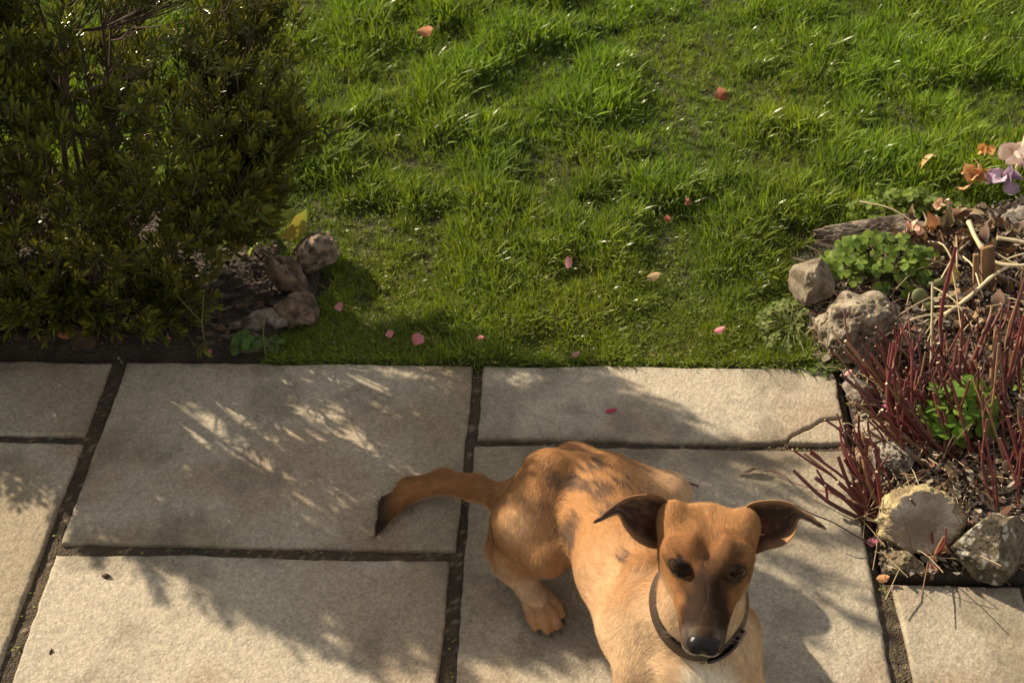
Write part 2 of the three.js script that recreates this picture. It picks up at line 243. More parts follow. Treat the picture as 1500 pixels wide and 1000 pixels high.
{
  const bush = group('evergreen_shrub', V(-0.80, 0, -0.155), 'large dark evergreen shrub with small glossy leaves filling the left side', 'shrub');
  const R = rng(23), C = V(-0.01, 0.355, 0), rad = V(0.53, 0.39, 0.27);
  const leafMat = leafy({ transmission: 0.3, specularIntensity: 0.15, clearcoat: 0.4, clearcoatRoughness: 0.16 });
  const mains = [], twigs = [], sprigs = [];
  for (let i = 0; i < 26; i++) {
    const a = i / 26 * 6.283 + R() * 0.4, e = lerp(0.15, 1.45, Math.pow(R(), 0.8)), tip = V(Math.cos(a) * Math.cos(e) * rad.x, Math.sin(e) * rad.y + C.y - 0.04, Math.sin(a) * Math.cos(e) * rad.z).multiplyScalar(0.9), base = V(Math.cos(a) * 0.16 * R() + 0.06, 0, Math.sin(a) * 0.06 * R());
    const mid = base.clone().lerp(tip, 0.5).add(V((R() - 0.5) * 0.06, 0.05 * R() - 0.02, (R() - 0.5) * 0.06)), pts = curve([base, mid, tip], 14); mains.push(pts);
    part('branch', tube(pts, pts.map((_, k) => lerp(0.008, 0.0018, k / 14)), 7), barkMat, bush);
  }
  const bare = (p) => Math.hypot((p.x - 0.20) / 0.14, (p.y - 0.06) / 0.15, (p.z - 0.2) / 0.3) < 1 || (p.y < 0.10 && p.x > -0.05 && R() < 0.8);
  for (let i = 0; i < 1510; i++) {
    let p; for (;;) { const d = V(R() * 2 - 1, R() * 2 - 1, R() * 2 - 1); const l = d.length(); if (l > 1 || l < 0.2) continue; d.multiplyScalar(Math.pow(l, -0.55)); p = d.multiply(rad).add(C); if (p.y < 0.03) continue; const n = noise(p.x * 9, p.y * 9, p.z * 9 + 50); if (n < 0.44 && R() < 0.86) continue; if (bare(p)) continue; if (((p.y > 0.42 && p.z < 0.06) || p.x < -0.3) && R() < 0.62) continue; if (p.x > 0.24 && p.y < 0.33 && p.z < 0.02 && R() < 0.85) continue; if (p.x > 0.36 && p.y < 0.2) continue; break; }
    if (i > 1350) p = V(lerp(-0.5, 0.33, R()), lerp(0.03, 0.1, R()), lerp(0.04, 0.15, R()));
    const lump = 1 + 0.36 * (fbm3(p.x * 5, p.y * 5, p.z * 5, 2) - 0.5); p.x *= lump; p.z *= lump; if (p.x > 0) p.x += 0.10 * sstep(0.22, 0.5, p.y) * sstep(0, 0.3, p.x);
    let best = null, bd = 9; for (const m of mains) for (let k = 3; k < m.length; k += 2) { const d = m[k].distanceTo(p) + (m[k].y > p.y ? 0.08 : 0); if (d < bd) { bd = d; best = m[k]; } }
    const mid = best.clone().lerp(p, 0.5).add(V(0, -0.012, 0)), tw = curve([best, mid, p], 5); twigs.push(tube(tw, [0.0019, 0.0017, 0.0015, 0.0013, 0.0011, 0.001], 4));
    const out = p.clone().sub(V(0, 0.1, 0)).normalize();
    for (let s = 0; s < 4; s++) { const t = s === 0 ? 1 : lerp(0.45, 0.95, R()), q = tw[0].clone().lerp(tw[5], t), d = out.clone().multiplyScalar(0.7).add(V((R() - 0.5) * 1.5, R() * 1.1 + 0.15, (R() - 0.5) * 1.5)).normalize(); sprigs.push({ q, d, roll: R() * 6.283, s: lerp(0.75, 1.2, R()), k: Math.floor(R() * 4), c: lerp(0.75, 1.2, R()) }); }
  }
  part('twig', mergeGeometries(twigs), barkMat, bush).userData.kind = 'stuff';
  const kinds = [sprigGeo(1, 0.042, 6, 0.023), sprigGeo(2, 0.034, 5, 0.026), sprigGeo(3, 0.05, 7, 0.021), sprigGeo(4, 0.028, 5, 0.023)];
  const eye = camera.position.clone().sub(bush.position);
  sprigs.forEach((s) => { const w = s.q.clone().add(bush.position), v = w.clone().project(camera); s.d2 = s.q.distanceTo(eye) + (Math.abs(v.x) > 1 || Math.abs(v.y) > 1 ? 5 : 0); });
  camera.updateMatrixWorld(true); sprigs.sort((a, b) => a.d2 - b.d2);
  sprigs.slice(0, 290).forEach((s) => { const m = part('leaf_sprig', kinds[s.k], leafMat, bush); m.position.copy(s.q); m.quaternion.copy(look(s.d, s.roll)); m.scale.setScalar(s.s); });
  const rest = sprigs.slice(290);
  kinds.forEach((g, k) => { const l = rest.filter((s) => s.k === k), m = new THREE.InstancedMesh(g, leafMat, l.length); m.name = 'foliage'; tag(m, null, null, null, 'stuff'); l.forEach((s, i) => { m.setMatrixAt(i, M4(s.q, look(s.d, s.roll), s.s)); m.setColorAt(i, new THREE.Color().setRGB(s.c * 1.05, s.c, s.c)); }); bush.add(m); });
}
// ------------------------------------------------------------------ stones round the beds
const stoneBump = texture(512, sheet(512, (u, v) => { const b = 0.55 * fbm(u * 10, v * 10, 61, 5, 10) + 0.45 * noise(u * 90, v * 90, 64, 90); return [b, b, b]; }));
const stoneMat = std({ vertexColors: true, roughness: 0.95, bumpMap: stoneBump, bumpScale: 0.004 });
function stoneGeo(seed, r, { detail = 34, rough = 0.3, freq = 2.2, cuts = 5, pit = 0, turn = [0, 0, 0], light = [0.36, 0.3, 0.22], dark = [0.13, 0.10, 0.07], moss = 0, mossCol = [0.06, 0.065, 0.02], lichen = 0, knobs = [], flat = null } = {}) {
  const R = rng(seed), g0 = new THREE.IcosahedronGeometry(1, detail), P = g0.attributes.position, planes = [], e = new THREE.Matrix4().makeRotationFromEuler(new THREE.Euler(...turn));
  for (let i = 0; i < cuts; i++) planes.push([V(R() * 2 - 1, R() * 1.6 - 0.5, R() * 2 - 1).normalize(), lerp(0.62, 0.9, R())]);
  const pos = [], uv = [];
  for (let i = 0; i < P.count; i++) {
    const n = V(P.getX(i), P.getY(i), P.getZ(i)).normalize(), f = fbm3(n.x * freq + seed * 3.1, n.y * freq, n.z * freq, 5), ridge = 1 - Math.abs(2 * fbm3(n.x * freq * 1.7, n.y * freq * 1.7 + seed, n.z * freq * 1.7, 3) - 1); let d = 1 + rough * (f - 0.5) * 2 + rough * 0.35 * (ridge - 0.7);
    for (const [q, l] of planes) { const c = n.dot(q); if (c > 0.05 && d * c > l) d = lerp(d, l / c, 0.86); }
    if (flat) { const c = n.dot(flat[0]); if (c > 0.05) d = Math.min(d, (flat[1] + 0.05 * (fbm3(n.x * 5, n.y * 5, n.z * 5, 3) - 0.5)) / c); }
    for (const [k, w, h] of knobs) d += h * Math.exp(-((1 - n.dot(k)) / w));
    if (pit) { const h = noise(n.x * 7 + seed, n.y * 7, n.z * 7); d -= pit * sstep(0.66, 0.85, h); }
    d += 0.035 * (fbm3(n.x * 16, n.y * 16, n.z * 16 + seed, 3) - 0.5);
    const p = V(n.x * d * r[0], n.y * d * r[1], n.z * d * r[2]).applyMatrix4(e); if (p.y < -0.35 * r[1]) p.y = -0.35 * r[1] - (Math.abs(p.y) - 0.35 * r[1]) * 0.25; pos.push(p.x, p.y, p.z); uv.push((n.x + n.z * 0.6) * 1.1, (n.y + n.z * 0.5) * 1.1);
  }
  let g = geom(pos, null, null, null, uv); const q = mergeV(g); const N = q.attributes.normal;
  paint(q, (x, y, z, i) => { const s = 3.2 / Math.max(...r), f = fbm3(x * s + seed, y * s, z * s, 5), f2 = fbm3(x * s * 3.1, y * s * 3.1 + seed, z * s * 3.1, 3), sp = noise(x * 900, y * 900, z * 900); let c = mix3(dark, light, sstep(0.3, 0.68, f)); c = mix3(c, dark, 0.6 * sstep(0.56, 0.72, f2)); if (moss) c = mix3(c, mossCol, clamp(moss * (sstep(0.4, 0.6, f2 + 0.25 * (0.3 - N.getY(i))) ))); if (lichen) c = mix3(c, [0.5, 0.47, 0.38], lichen * sstep(0.6, 0.68, fbm3(x * s * 1.6 + 9, y * s * 1.6, z * s * 1.6, 3))); return c.map((k) => k * (0.85 + 0.3 * sp)); });
  return q;
}
function mergeV(g) {                                     // weld coincident corners, then smooth normals
  const P = g.attributes.position, U = g.attributes.uv, map = new Map(), pos = [], uv = [], idx = [];
  for (let i = 0; i < P.count; i++) { const k = `${Math.round(P.getX(i) * 2e5)},${Math.round(P.getY(i) * 2e5)},${Math.round(P.getZ(i) * 2e5)}`; let j = map.get(k); if (j === undefined) { j = pos.length / 3; map.set(k, j); pos.push(P.getX(i), P.getY(i), P.getZ(i)); uv.push(U.getX(i), U.getY(i)); } idx.push(j); }
  return geom(pos, idx, null, null, uv);
}
const brownish = { light: [0.25, 0.17, 0.115], dark: [0.07, 0.045, 0.03] };
const stone = (seed, pos, r, opts, label, cat = 'stone', grp) => mono('stone', stoneGeo(seed, r, opts), stoneMat, V(...pos), label, cat, grp);
stone(3, [-0.322, 0.018, -0.113], [0.044, 0.036, 0.034], { ...brownish, cuts: 3, rough: 0.3 }, 'rounded brown stone nearest the patio at the edge of the shrub bed');
stone(5, [-0.352, 0.030, -0.190], [0.030, 0.062, 0.042], { ...brownish, cuts: 7, rough: 0.34, turn: [0.1, 0.5, 0.35] }, 'leaning angular brown stone between two others beside the shrub');
stone(8, [-0.312, 0.030, -0.258], [0.040, 0.042, 0.036], { light: [0.33, 0.25, 0.18], dark: [0.1, 0.07, 0.045], cuts: 6, rough: 0.34, turn: [0.2, 0.3, -0.4] }, 'sunlit tan stone under the yellowing leaf at the lawn edge');
stone(11, [-0.372, 0.012, -0.093], [0.062, 0.018, 0.022], { ...brownish, light: [0.36, 0.31, 0.25], rough: 0.35, cuts: 3, turn: [0, 0.3, 0.05] }, 'low flat pale grey stone left of the rounded brown stone', 'stone');
stone(13, [-0.684, 0.026, -0.022], [0.024, 0.026, 0.016], { light: [0.10, 0.055, 0.025], dark: [0.04, 0.024, 0.014], cuts: 1, rough: 0.1 }, 'small round dark brown stone at the slab edge under the shrub');
stone(15, [-0.40, 0.012, -0.032], [0.03, 0.02, 0.02], { ...brownish, rough: 0.3 }, 'dark half buried stone in shaded grass by the patio edge');
const lime = { light: [0.37, 0.305, 0.215], dark: [0.15, 0.115, 0.075] };
stone(21, [0.716, 0.032, -0.322], [0.095, 0.034, 0.034], { ...lime, light: [0.36, 0.29, 0.22], dark: [0.12, 0.08, 0.06], rough: 0.3, freq: 3.4, pit: 0.16, turn: [0, 0.12, 0.05] }, 'long pitted stone lying between the lawn and the leafy plant');
stone(24, [0.588, 0.040, -0.172], [0.040, 0.05, 0.040], { ...lime, light: [0.33, 0.27, 0.19], rough: 0.24, cuts: 6 }, 'upright tan stone at the left corner of the right bed');
stone(27, [0.652, 0.045, -0.040], [0.070, 0.066, 0.060], { ...lime, dark: [0.10, 0.075, 0.048], detail: 46, rough: 0.24, freq: 2.6, pit: 0.13, cuts: 6, lichen: 0.3, knobs: [[V(-0.35, 0.8, -0.45).normalize(), 0.04, 0.34], [V(0.3, 0.75, -0.6).normalize(), 0.05, 0.26]] }, 'large knobbly limestone rock at the back corner of the patio');
stone(31, [0.636, 0.026, 0.082], [0.020, 0.016, 0.030], { light: [0.42, 0.37, 0.31], dark: [0.25, 0.2, 0.16], cuts: 5, rough: 0.2, turn: [0, 0.5, 0] }, 'small grey white stone just below the limestone rock');
stone(33, [0.651, 0.020, 0.172], [0.034, 0.018, 0.024], { light: [0.50, 0.43, 0.34], dark: [0.28, 0.21, 0.15], cuts: 4, rough: 0.25 }, 'flat cream stone among the red stems beside the cracked slab');
stone(35, [0.668, 0.024, 0.232], [0.034, 0.026, 0.028], { light: [0.48, 0.43, 0.36], dark: [0.17, 0.13, 0.10], cuts: 3, rough: 0.3, pit: 0.25 }, 'pitted whitish stone behind the left tuft of red stems');
stone(37, [0.636, 0.014, 0.215], [0.028, 0.016, 0.022], { light: [0.43, 0.31, 0.22], dark: [0.22, 0.15, 0.10], cuts: 2, rough: 0.2 }, 'small pinkish brown stone half hidden by the red stems');
stone(39, [0.652, 0.014, 0.425], [0.028, 0.02, 0.018], { light: [0.38, 0.30, 0.19], dark: [0.12, 0.09, 0.05], cuts: 4, rough: 0.3, moss: 0.5 }, 'small mossy stone at the corner of the bed by the mortar joint');
// the pale cut stone: broken flat towards the patio, with a rough yellow rim
{
  const t = group('cut_stone', V(0.682, 0.046, 0.372), 'pale round cut stone with yellow lichen rim behind short red stems', 'stone'), face = V(-0.1, 0.62, 0.78).normalize();
  const g = stoneGeo(43, [0.060, 0.058, 0.046], { light: [0.44, 0.36, 0.19], dark: [0.20, 0.15, 0.08], rough: 0.2, cuts: 0, freq: 3, detail: 52, flat: [face, 0.55] }), N = g.attributes.normal, col = g.attributes.color, P = g.attributes.position;
  const keep = { rim: [], cut_face: [] }, I = g.index; for (let i = 0; i < I.count; i += 3) { let d = 0; for (let k = 0; k < 3; k++) { const v = I.getX(i + k); d += N.getX(v) * face.x + N.getY(v) * face.y + N.getZ(v) * face.z; } keep[d / 3 > 0.86 ? 'cut_face' : 'rim'].push(I.getX(i), I.getX(i + 1), I.getX(i + 2)); }
  for (const k of ['rim', 'cut_face']) { const h = g.clone(); h.setIndex(keep[k]); if (k === 'cut_face') paint(h, (x, y, z) => mix3([0.42, 0.355, 0.285], [0.26, 0.19, 0.135], 0.85 * sstep(0.38, 0.62, fbm3(x * 45 + 3, y * 45, z * 45, 4)))); part(k, h, stoneMat, t); }
}
stone(47, [0.775, 0.036, 0.412], [0.064, 0.052, 0.046], { light: [0.20, 0.15, 0.095], dark: [0.06, 0.045, 0.028], rough: 0.3, cuts: 7, moss: 0.75, mossCol: [0.05, 0.052, 0.02], detail: 44, lichen: 0.8 }, 'dark mossy rock with cream patches at the right end of the bed');
stone(49, [0.99, 0.045, -0.335], [0.036, 0.03, 0.03], { light: [0.42, 0.38, 0.33], dark: [0.2, 0.17, 0.14], cuts: 4 }, 'pale grey stone at the right edge below the wilted flowers');
// ------------------------------------------------------------------ small plants
const leafMat2 = leafy({ transmission: 0.35, specularIntensity: 0.4, clearcoat: 0.1, clearcoatRoughness: 0.35 });
const stemGreen = std({ color: rgb(0.12, 0.13, 0.035), roughness: 0.8 });
// leaves of three on thin stalks, spread over a low mound; each leaf is a part of its plant
const roundLeaf = (s, c, t) => leafGeo(1, 0.95, { rows: 5, peak: 0.58, fold: 0.22, curl: 0.35, wave: 0.10, col: c, tipCol: t, seed: s, round: 0.7 });
function leafPlant(name, label, cat, at, { n = 40, rx = 0.06, rz = 0.05, h = 0.07, size = 0.02, three = true, seed = 1, cols = [[0.08, 0.16, 0.03], [0.14, 0.24, 0.05]], kinds }) {
  const R = rng(seed), t = group(name, V(...at), label, cat), ks = kinds ?? [0, 1, 2].map((i) => roundLeaf(seed * 7 + i, mix3(cols[0], cols[1], i / 3), mix3(cols[0], cols[1], i / 3 + 0.33))), stalks = [];
  for (let i = 0; i < n; i++) {
    const a = R() * 6.283, r = Math.sqrt(R()), x = Math.cos(a) * r * rx, z = Math.sin(a) * r * rz, y = h * (1 - 0.65 * r * r) * lerp(0.55, 1.1, R()), tip = V(x, y, z), root = V(x * 0.25, 0, z * 0.25); stalks.push(tube(curve([root, root.clone().lerp(tip, 0.55).add(V(0, 0.012, 0)), tip], 5), [0.0011, 0.001, 0.0009, 0.0008, 0.0007, 0.0006], 4));
    const up = V(x * 3 + (R() - 0.5) * 0.9, 0.8, z * 3 + (R() - 0.5) * 0.9 + 0.25).normalize(), roll = R() * 6.283, s = size * lerp(0.7, 1.2, R()), nl = three ? 3 : 1;
    for (let k = 0; k < nl; k++) { const q = new THREE.Quaternion().setFromUnitVectors(V(0, 0, 1), up).multiply(new THREE.Quaternion().setFromAxisAngle(V(0, 0, 1), roll + k * 2.094)); const m = part('leaf', ks[Math.floor(R() * ks.length)], leafMat2, t); m.position.copy(tip); m.quaternion.copy(q); m.scale.setScalar(s); }
  }
  part('stalk', mergeGeometries(stalks), stemGreen, t); return t;
}
leafPlant('leafy_plant', 'low green plant with rounded leaves behind the limestone rock', 'plant', [0.715, 0.015, -0.215], { n: 78, rx: 0.105, rz: 0.065, h: 0.085, size: 0.017, seed: 3, cols: [[0.06, 0.115, 0.010], [0.15, 0.21, 0.022]] });
leafPlant('leafy_plant', 'low spreading green plant at the lawn edge below the orange leaf', 'plant', [0.80, 0.01, -0.405], { n: 52, rx: 0.12, rz: 0.045, h: 0.05, size: 0.016, seed: 5, cols: [[0.07, 0.115, 0.012], [0.15, 0.20, 0.022]] });
leafPlant('leafy_plant', 'bright green clump of lobed leaves in the middle of the red stems', 'plant', [0.775, 0.02, 0.165], { n: 40, rx: 0.062, rz: 0.045, h: 0.115, size: 0.021, seed: 8, cols: [[0.08, 0.16, 0.012], [0.15, 0.26, 0.022]] });
leafPlant('leafy_weed', 'patch of small pale green weeds left of the limestone rock', 'weed', [0.545, 0.002, -0.085], { n: 50, rx: 0.055, rz: 0.075, h: 0.026, size: 0.0095, seed: 10, cols: [[0.08, 0.11, 0.018], [0.17, 0.20, 0.05]] });
leafPlant('leafy_weed', 'tiny green weeds in the corner joint below the limestone rock', 'weed', [0.605, 0.0, 0.012], { n: 16, rx: 0.04, rz: 0.014, h: 0.014, size: 0.010, seed: 12, cols: [[0.08, 0.13, 0.03], [0.13, 0.2, 0.05]] });
leafPlant('leafy_weed', 'small green seedling leaves at the right edge under the red stems', 'weed', [0.93, 0.02, 0.10], { n: 34, rx: 0.07, rz: 0.08, h: 0.05, size: 0.011, seed: 14, cols: [[0.08, 0.15, 0.02], [0.17, 0.24, 0.04]] });
leafPlant('leafy_plant', 'yellow green leafy plant showing through the right side of the shrub', 'plant', [-0.44, 0.02, -0.30], { n: 26, rx: 0.07, rz: 0.05, h: 0.13, size: 0.034, three: false, seed: 16, cols: [[0.15, 0.20, 0.03], [0.26, 0.30, 0.05]] });
leafPlant('leafy_weed', 'small dark green weed in front of the low flat stone', 'weed', [-0.385, 0.0, -0.025], { n: 14, rx: 0.05, rz: 0.015, h: 0.04, size: 0.016, seed: 18, cols: [[0.05, 0.10, 0.02], [0.09, 0.15, 0.03]] });
// big yellowing leaf above the tan stone
{
  const t = group('yellowing_leaf', V(-0.345, 0.062, -0.285), 'large curled yellow green leaf with brown edge above the tan stone', 'leaf');
  const g = leafGeo(0.085, 0.05, { rows: 9, peak: 0.5, fold: 0.3, curl: 0.7, wave: 0.18, seed: 4, col: [0.3, 0.19, 0.03], tipCol: [0.24, 0.26, 0.04] }); const m = part('leaf_blade', g, leafMat2, t); m.quaternion.copy(look(V(0.75, 0.15, -0.5), 0.6)); m.position.set(-0.03, 0, 0.02);
  part('stalk', tube(curve([V(-0.06, -0.06, 0.03), V(-0.05, -0.02, 0.03), V(-0.03, 0, 0.02)], 6), 0.0014, 5), stemGreen, t);
}
// a weed stalk and strap leaves in the dark bed
for (const [x, z, h, lean, label] of [[-0.475, -0.03, 0.13, 0.02, 'thin branching green weed stalk in front of the shrub'], [-0.365, -0.012, 0.10, 0.012, 'thin single grass stalk beside the low flat stone']]) {
  const t = group('weed_stalk', V(x, 0, z), label, 'weed'), p = curve([V(0, 0, 0), V(lean * 0.3, h * 0.5, 0.004), V(lean, h, -0.008)], 8); part('stem', tube(p, p.map((_, i) => lerp(0.0014, 0.0006, i / 8)), 5), stemGreen, t);
  if (h > 0.12) part('side_stem', tube(curve([p[4], p[4].clone().add(V(-0.015, 0.03, 0)), p[4].clone().add(V(-0.035, 0.055, -0.01))], 5), 0.0007, 5), stemGreen, t);
}
// ------------------------------------------------------------------ red stemmed shrubs, cut back
const redMat = std({ vertexColors: true, roughness: 0.55 });
function redShrub(label, at, n, seed, { len = [0.1, 0.2], az = [2.2, 4.4], el = [0.5, 1.2], spread = 0.03, rad = 0.0026, twigs = 10, extra = [] }) {
  const R = rng(seed), t = group('red_stemmed_shrub', V(...at), label, 'shrub', null);
  const make = (b, d, L, r) => { const side = V((R() - 0.5), (R() - 0.5) * 0.4, (R() - 0.5)).multiplyScalar(L * 0.2), p = curve([b, b.clone().addScaledVector(d, L * 0.5).add(side), b.clone().addScaledVector(d, L)], 6), k = lerp(0.7, 1.35, R()), c = R() < 0.14 ? [0.22 * k, 0.12 * k, 0.06 * k] : mix3([0.13 * k, 0.022 * k, 0.022 * k], [0.09 * k, 0.028 * k, 0.02 * k], R()); const m = part('stem', tube(p, p.map((_, i) => r * lerp(1.15, 0.78, i / 6) * (i % 3 === 2 ? 1.12 : 1)), 7, c, R() < 0.4 ? [0.36, 0.28, 0.18] : [0.14, 0.08, 0.05]), redMat, t); return p; };
  for (let i = 0; i < n; i++) { const a = lerp(az[0], az[1], R()), e = lerp(el[0], el[1], R()), d = V(Math.cos(a) * Math.cos(e), Math.sin(e), -Math.sin(a) * Math.cos(e)), b = V((R() - 0.5) * 2 * spread, -0.005, (R() - 0.5) * 2 * spread), p = make(b, d, lerp(len[0], len[1], R()), rad * lerp(0.45, 1.15, R()));
    if (R() < 0.55) { const q = p[3 + Math.floor(R() * 3)], d2 = d.clone().add(V((R() - 0.5) * 1.1, 0.3, (R() - 0.5) * 1.1)).normalize(); make(q, d2, lerp(0.03, 0.08, R()), rad * 0.55); } }
  for (const [b, e, r] of extra) { const B = V(...b), E = V(...e), d = E.clone().sub(B); make(B, d.clone().normalize(), d.length(), r); }
  const gs = []; for (let i = 0; i < twigs; i++) { const b = V((R() - 0.5) * 3 * spread, 0.01 * R(), (R() - 0.5) * 3 * spread), d = V(R() * 2 - 1, R() * 0.9, R() * 2 - 1).normalize(), L = lerp(0.04, 0.13, R()), c = R() < 0.5 ? [0.30, 0.22, 0.12] : [0.12, 0.06, 0.035]; gs.push(tube(curve([b, b.clone().addScaledVector(d, L * 0.5).add(V(0, 0.012, 0)), b.clone().addScaledVector(d, L)], 5), 0.0008, 4, c)); }
  if (gs.length) part('twig', mergeGeometries(gs), redMat, t).userData.kind = 'stuff'; return t;
}
// angles: az pi = to the left, pi/2 = away from the patio
redShrub('left tuft of dark red stems leaning out over the cracked slab corner', [0.640, 0, 0.325], 21, 31, { rad: 0.0036, len: [0.09, 0.17], az: [1.7, 3.0], el: [0.45, 1.25], spread: 0.022, twigs: 8 });
redShrub('short cut red stubs in front of the pale cut stone', [0.672, 0.0, 0.415], 7, 33, { len: [0.05, 0.095], az: [0.8, 2.9], el: [0.7, 1.35], spread: 0.028, rad: 0.003, twigs: 10 });
redShrub('dense thicket of red stems behind the whitish stones and bright leaves', [0.745, 0, 0.185], 66, 35, { rad: 0.003, len: [0.10, 0.21], az: [1.5, 3.1], el: [0.55, 1.2], spread: 0.055, twigs: 44 });
redShrub('tall straight red stems rising highest at the right edge', [0.845, 0.0, 0.17], 50, 37, { len: [0.13, 0.25], az: [0.8, 2.8], el: [0.75, 1.4], spread: 0.07, twigs: 44, extra: [[[-0.06, 0, -0.07], [-0.085, 0.27, -0.16], 0.0034], [[0.02, 0, -0.05], [0.03, 0.26, -0.15], 0.003]] });
redShrub('row of upright red stems above the mossy rock', [0.86, 0.0, 0.30], 36, 39, { len: [0.10, 0.19], az: [0.8, 2.4], el: [0.9, 1.45], spread: 0.06, twigs: 22 });
redShrub('sparse red stems between the limestone rock and the thicket', [0.715, 0.0, 0.075], 26, 41, { len: [0.07, 0.15], az: [0.6, 2.6], el: [0.5, 1.2], spread: 0.035, twigs: 14 });
// ------------------------------------------------------------------ dry stalks, stake, succulent leaves, wilted flowers
const strawMat = std({ color: rgb(0.5, 0.41, 0.25), roughness: 0.7 }), woodMat = std({ vertexColors: true, roughness: 0.85 });
function stalk(pts, r, label) { const t = group('dry_stalk', V(...pts[0]), label, 'stalk'), o = V(...pts[0]), p = curve(pts.map((q) => V(...q).sub(o)), 16); part('stem', tube(p, p.map((_, i) => r * (1 + (i % 5 === 0 ? 0.25 : 0) - 0.02 * i)), 7), strawMat, t); return t; }
stalk([[0.868, 0.105, -0.262], [0.874, 0.10, -0.215], [0.898, 0.085, -0.175], [0.94, 0.085, -0.165], [1.0, 0.09, -0.18]], 0.0042, 'pale straw stalk with a bend beside the wooden stake');
stalk([[0.80, 0.05, -0.075], [0.845, 0.065, -0.105], [0.885, 0.085, -0.135], [0.92, 0.09, -0.16]], 0.0036, 'thin pale straw stalk crossing in front of the wooden stake');
stalk([[0.915, 0.09, -0.235], [0.96, 0.088, -0.225], [1.01, 0.085, -0.20]], 0.0036, 'short pale straw stalk at the right edge above the stake');
stalk([[0.758, 0.0, 0.08], [0.752, 0.09, 0.03], [0.748, 0.17, -0.02]], 0.0024, 'thin bleached upright stalk among the red stems');
stalk([[0.90, 0.0, 0.09], [0.895, 0.10, 0.03], [0.91, 0.19, -0.02]], 0.002, 'thin bleached upright stalk near the right edge of the photo');
{
  const t = group('wooden_stake', V(0.888, 0.0, -0.155), 'weathered brown wooden stake leaning in the right bed', 'stake'); const g = new RoundedBoxGeometry(0.024, 0.13, 0.010, 3, 0.003); paint(g, (x, y, z) => mix3([0.24, 0.13, 0.055], [0.08, 0.042, 0.02], sstep(0.35, 0.7, fbm3(x * 260, y * 14, z * 260, 3)))); const m = part('plank', g, woodMat, t); m.position.set(0, 0.06, 0); m.rotation.set(-0.3, 0.2, 0.16);
  const g2 = new RoundedBoxGeometry(0.010, 0.12, 0.008, 3, 0.002); paint(g2, (x, y, z) => mix3([0.27, 0.16, 0.07], [0.12, 0.065, 0.03], fbm3(x * 300, y * 14, z * 300, 3))); const m2 = part('splinter', g2, woodMat, t); m2.position.set(-0.022, 0.055, 0.008); m2.rotation.set(-0.28, 0.1, 0.12);
}
{
  const t = group('succulent', V(0.79, 0.02, -0.135), 'small plant with fat grey green oval leaves by the red stems', 'plant'), m = new THREE.MeshPhysicalMaterial({ color: rgb(0.12, 0.13, 0.045), roughness: 0.6 });
  for (const [x, y, z, sx, sy, sz, r] of [[-0.02, 0.022, 0.005, 0.019, 0.022, 0.007, 0.3], [0.024, 0.018, 0.0, 0.017, 0.012, 0.007, -0.2], [0.012, 0.034, -0.02, 0.026, 0.009, 0.007, 0.35], [-0.004, 0.012, 0.018, 0.014, 0.012, 0.006, 0.1]]) { const g = new THREE.SphereGeometry(1, 20, 14); g.scale(sx * 0.75, sy * 0.75, sz * 0.8); g.rotateZ(r); g.rotateX(-0.5); g.translate(x, y, z); part('leaf', g, m, t); }
  part('stem', tube(curve([V(0, -0.02, 0), V(0.004, 0.005, 0), V(0.01, 0.025, -0.012)], 6), 0.003, 6), stemGreen, t);
}
// dry leaves and petals: each a thing, thin but curled
const dryMat = leafy({ transmission: 0.3, roughness: 0.9 });
function fallen(name, label, cat, at, { len = 0.035, wid = 0.02, col, tip, dir = [1, 0.1, 0], roll = 0, curl = 0.6, wave = 0.25, peak = 0.5, fold = 0.5, grp, round = 0.8, seed = 1 }) {
  const dim = (c) => c.map((v) => v * (cat === 'petal' ? 0.82 : 0.9)), g = leafGeo(len * 0.9, wid * 0.9, { rows: 7, peak, fold, curl, wave, seed, round, col: dim(tip ?? col), tipCol: dim(col) }); const q = look(V(...dir), roll); g.translate(0, -len / 2, 0); g.applyQuaternion(q); if (at[2] < -0.03 && at[0] < 0.6) at[1] -= at[2] < -0.2 ? 0.014 : 0.006; return mono(name, g, dryMat, V(...at), label, cat, grp);
}
const FL = Math.PI / 2;
fallen('dry_leaf', 'lone brown leaf near the top of the lawn beside the shrub', 'leaf', [-0.173, 0.055, -1.039], { len: 0.05, wid: 0.03, col: [0.38, 0.13, 0.05], tip: [0.42, 0.18, 0.07], dir: [1, 0.05, 0.1], roll: 2.2, curl: 0.5, seed: 3 });
fallen('dry_leaf', 'crumpled dark red brown leaf standing in the upper right lawn', 'leaf', [0.48, 0.055, -0.781], { len: 0.045, wid: 0.03, col: [0.22, 0.05, 0.02], tip: [0.34, 0.10, 0.04], dir: [0.8, 0.5, 0], roll: 2.6, curl: 0.9, wave: 0.5, seed: 5 });
fallen('dry_leaf', 'orange curled leaf with pale tip on the grass above the low plant', 'leaf', [0.853, 0.055, -0.54], { len: 0.055, wid: 0.026, col: [0.55, 0.24, 0.06], tip: [0.62, 0.46, 0.26], dir: [-0.9, 0.35, 0.2], roll: 2.4, curl: 1.1, wave: 0.5, seed: 7 });
fallen('dry_leaf', 'small red brown leaf in the middle of the right lawn', 'leaf', [0.386, 0.05, -0.413], { len: 0.026, wid: 0.016, col: [0.36, 0.13, 0.07], dir: [0.4, 0.6, 0], roll: 2.5, seed: 9 });
fallen('dry_leaf', 'tiny dark red leaf left of the small red brown leaf', 'leaf', [0.345, 0.048, -0.36], { len: 0.018, wid: 0.013, col: [0.28, 0.04, 0.03], dir: [1, 0.2, 0.3], roll: 2.4, seed: 11 });
fallen('dry_leaf', 'flat tan leaf lying in the short grass below the pink bud', 'leaf', [0.315, 0.034, -0.209], { len: 0.03, wid: 0.019, col: [0.36, 0.24, 0.11], dir: [1, 0.05, -0.2], roll: FL + 0.6, seed: 13 });
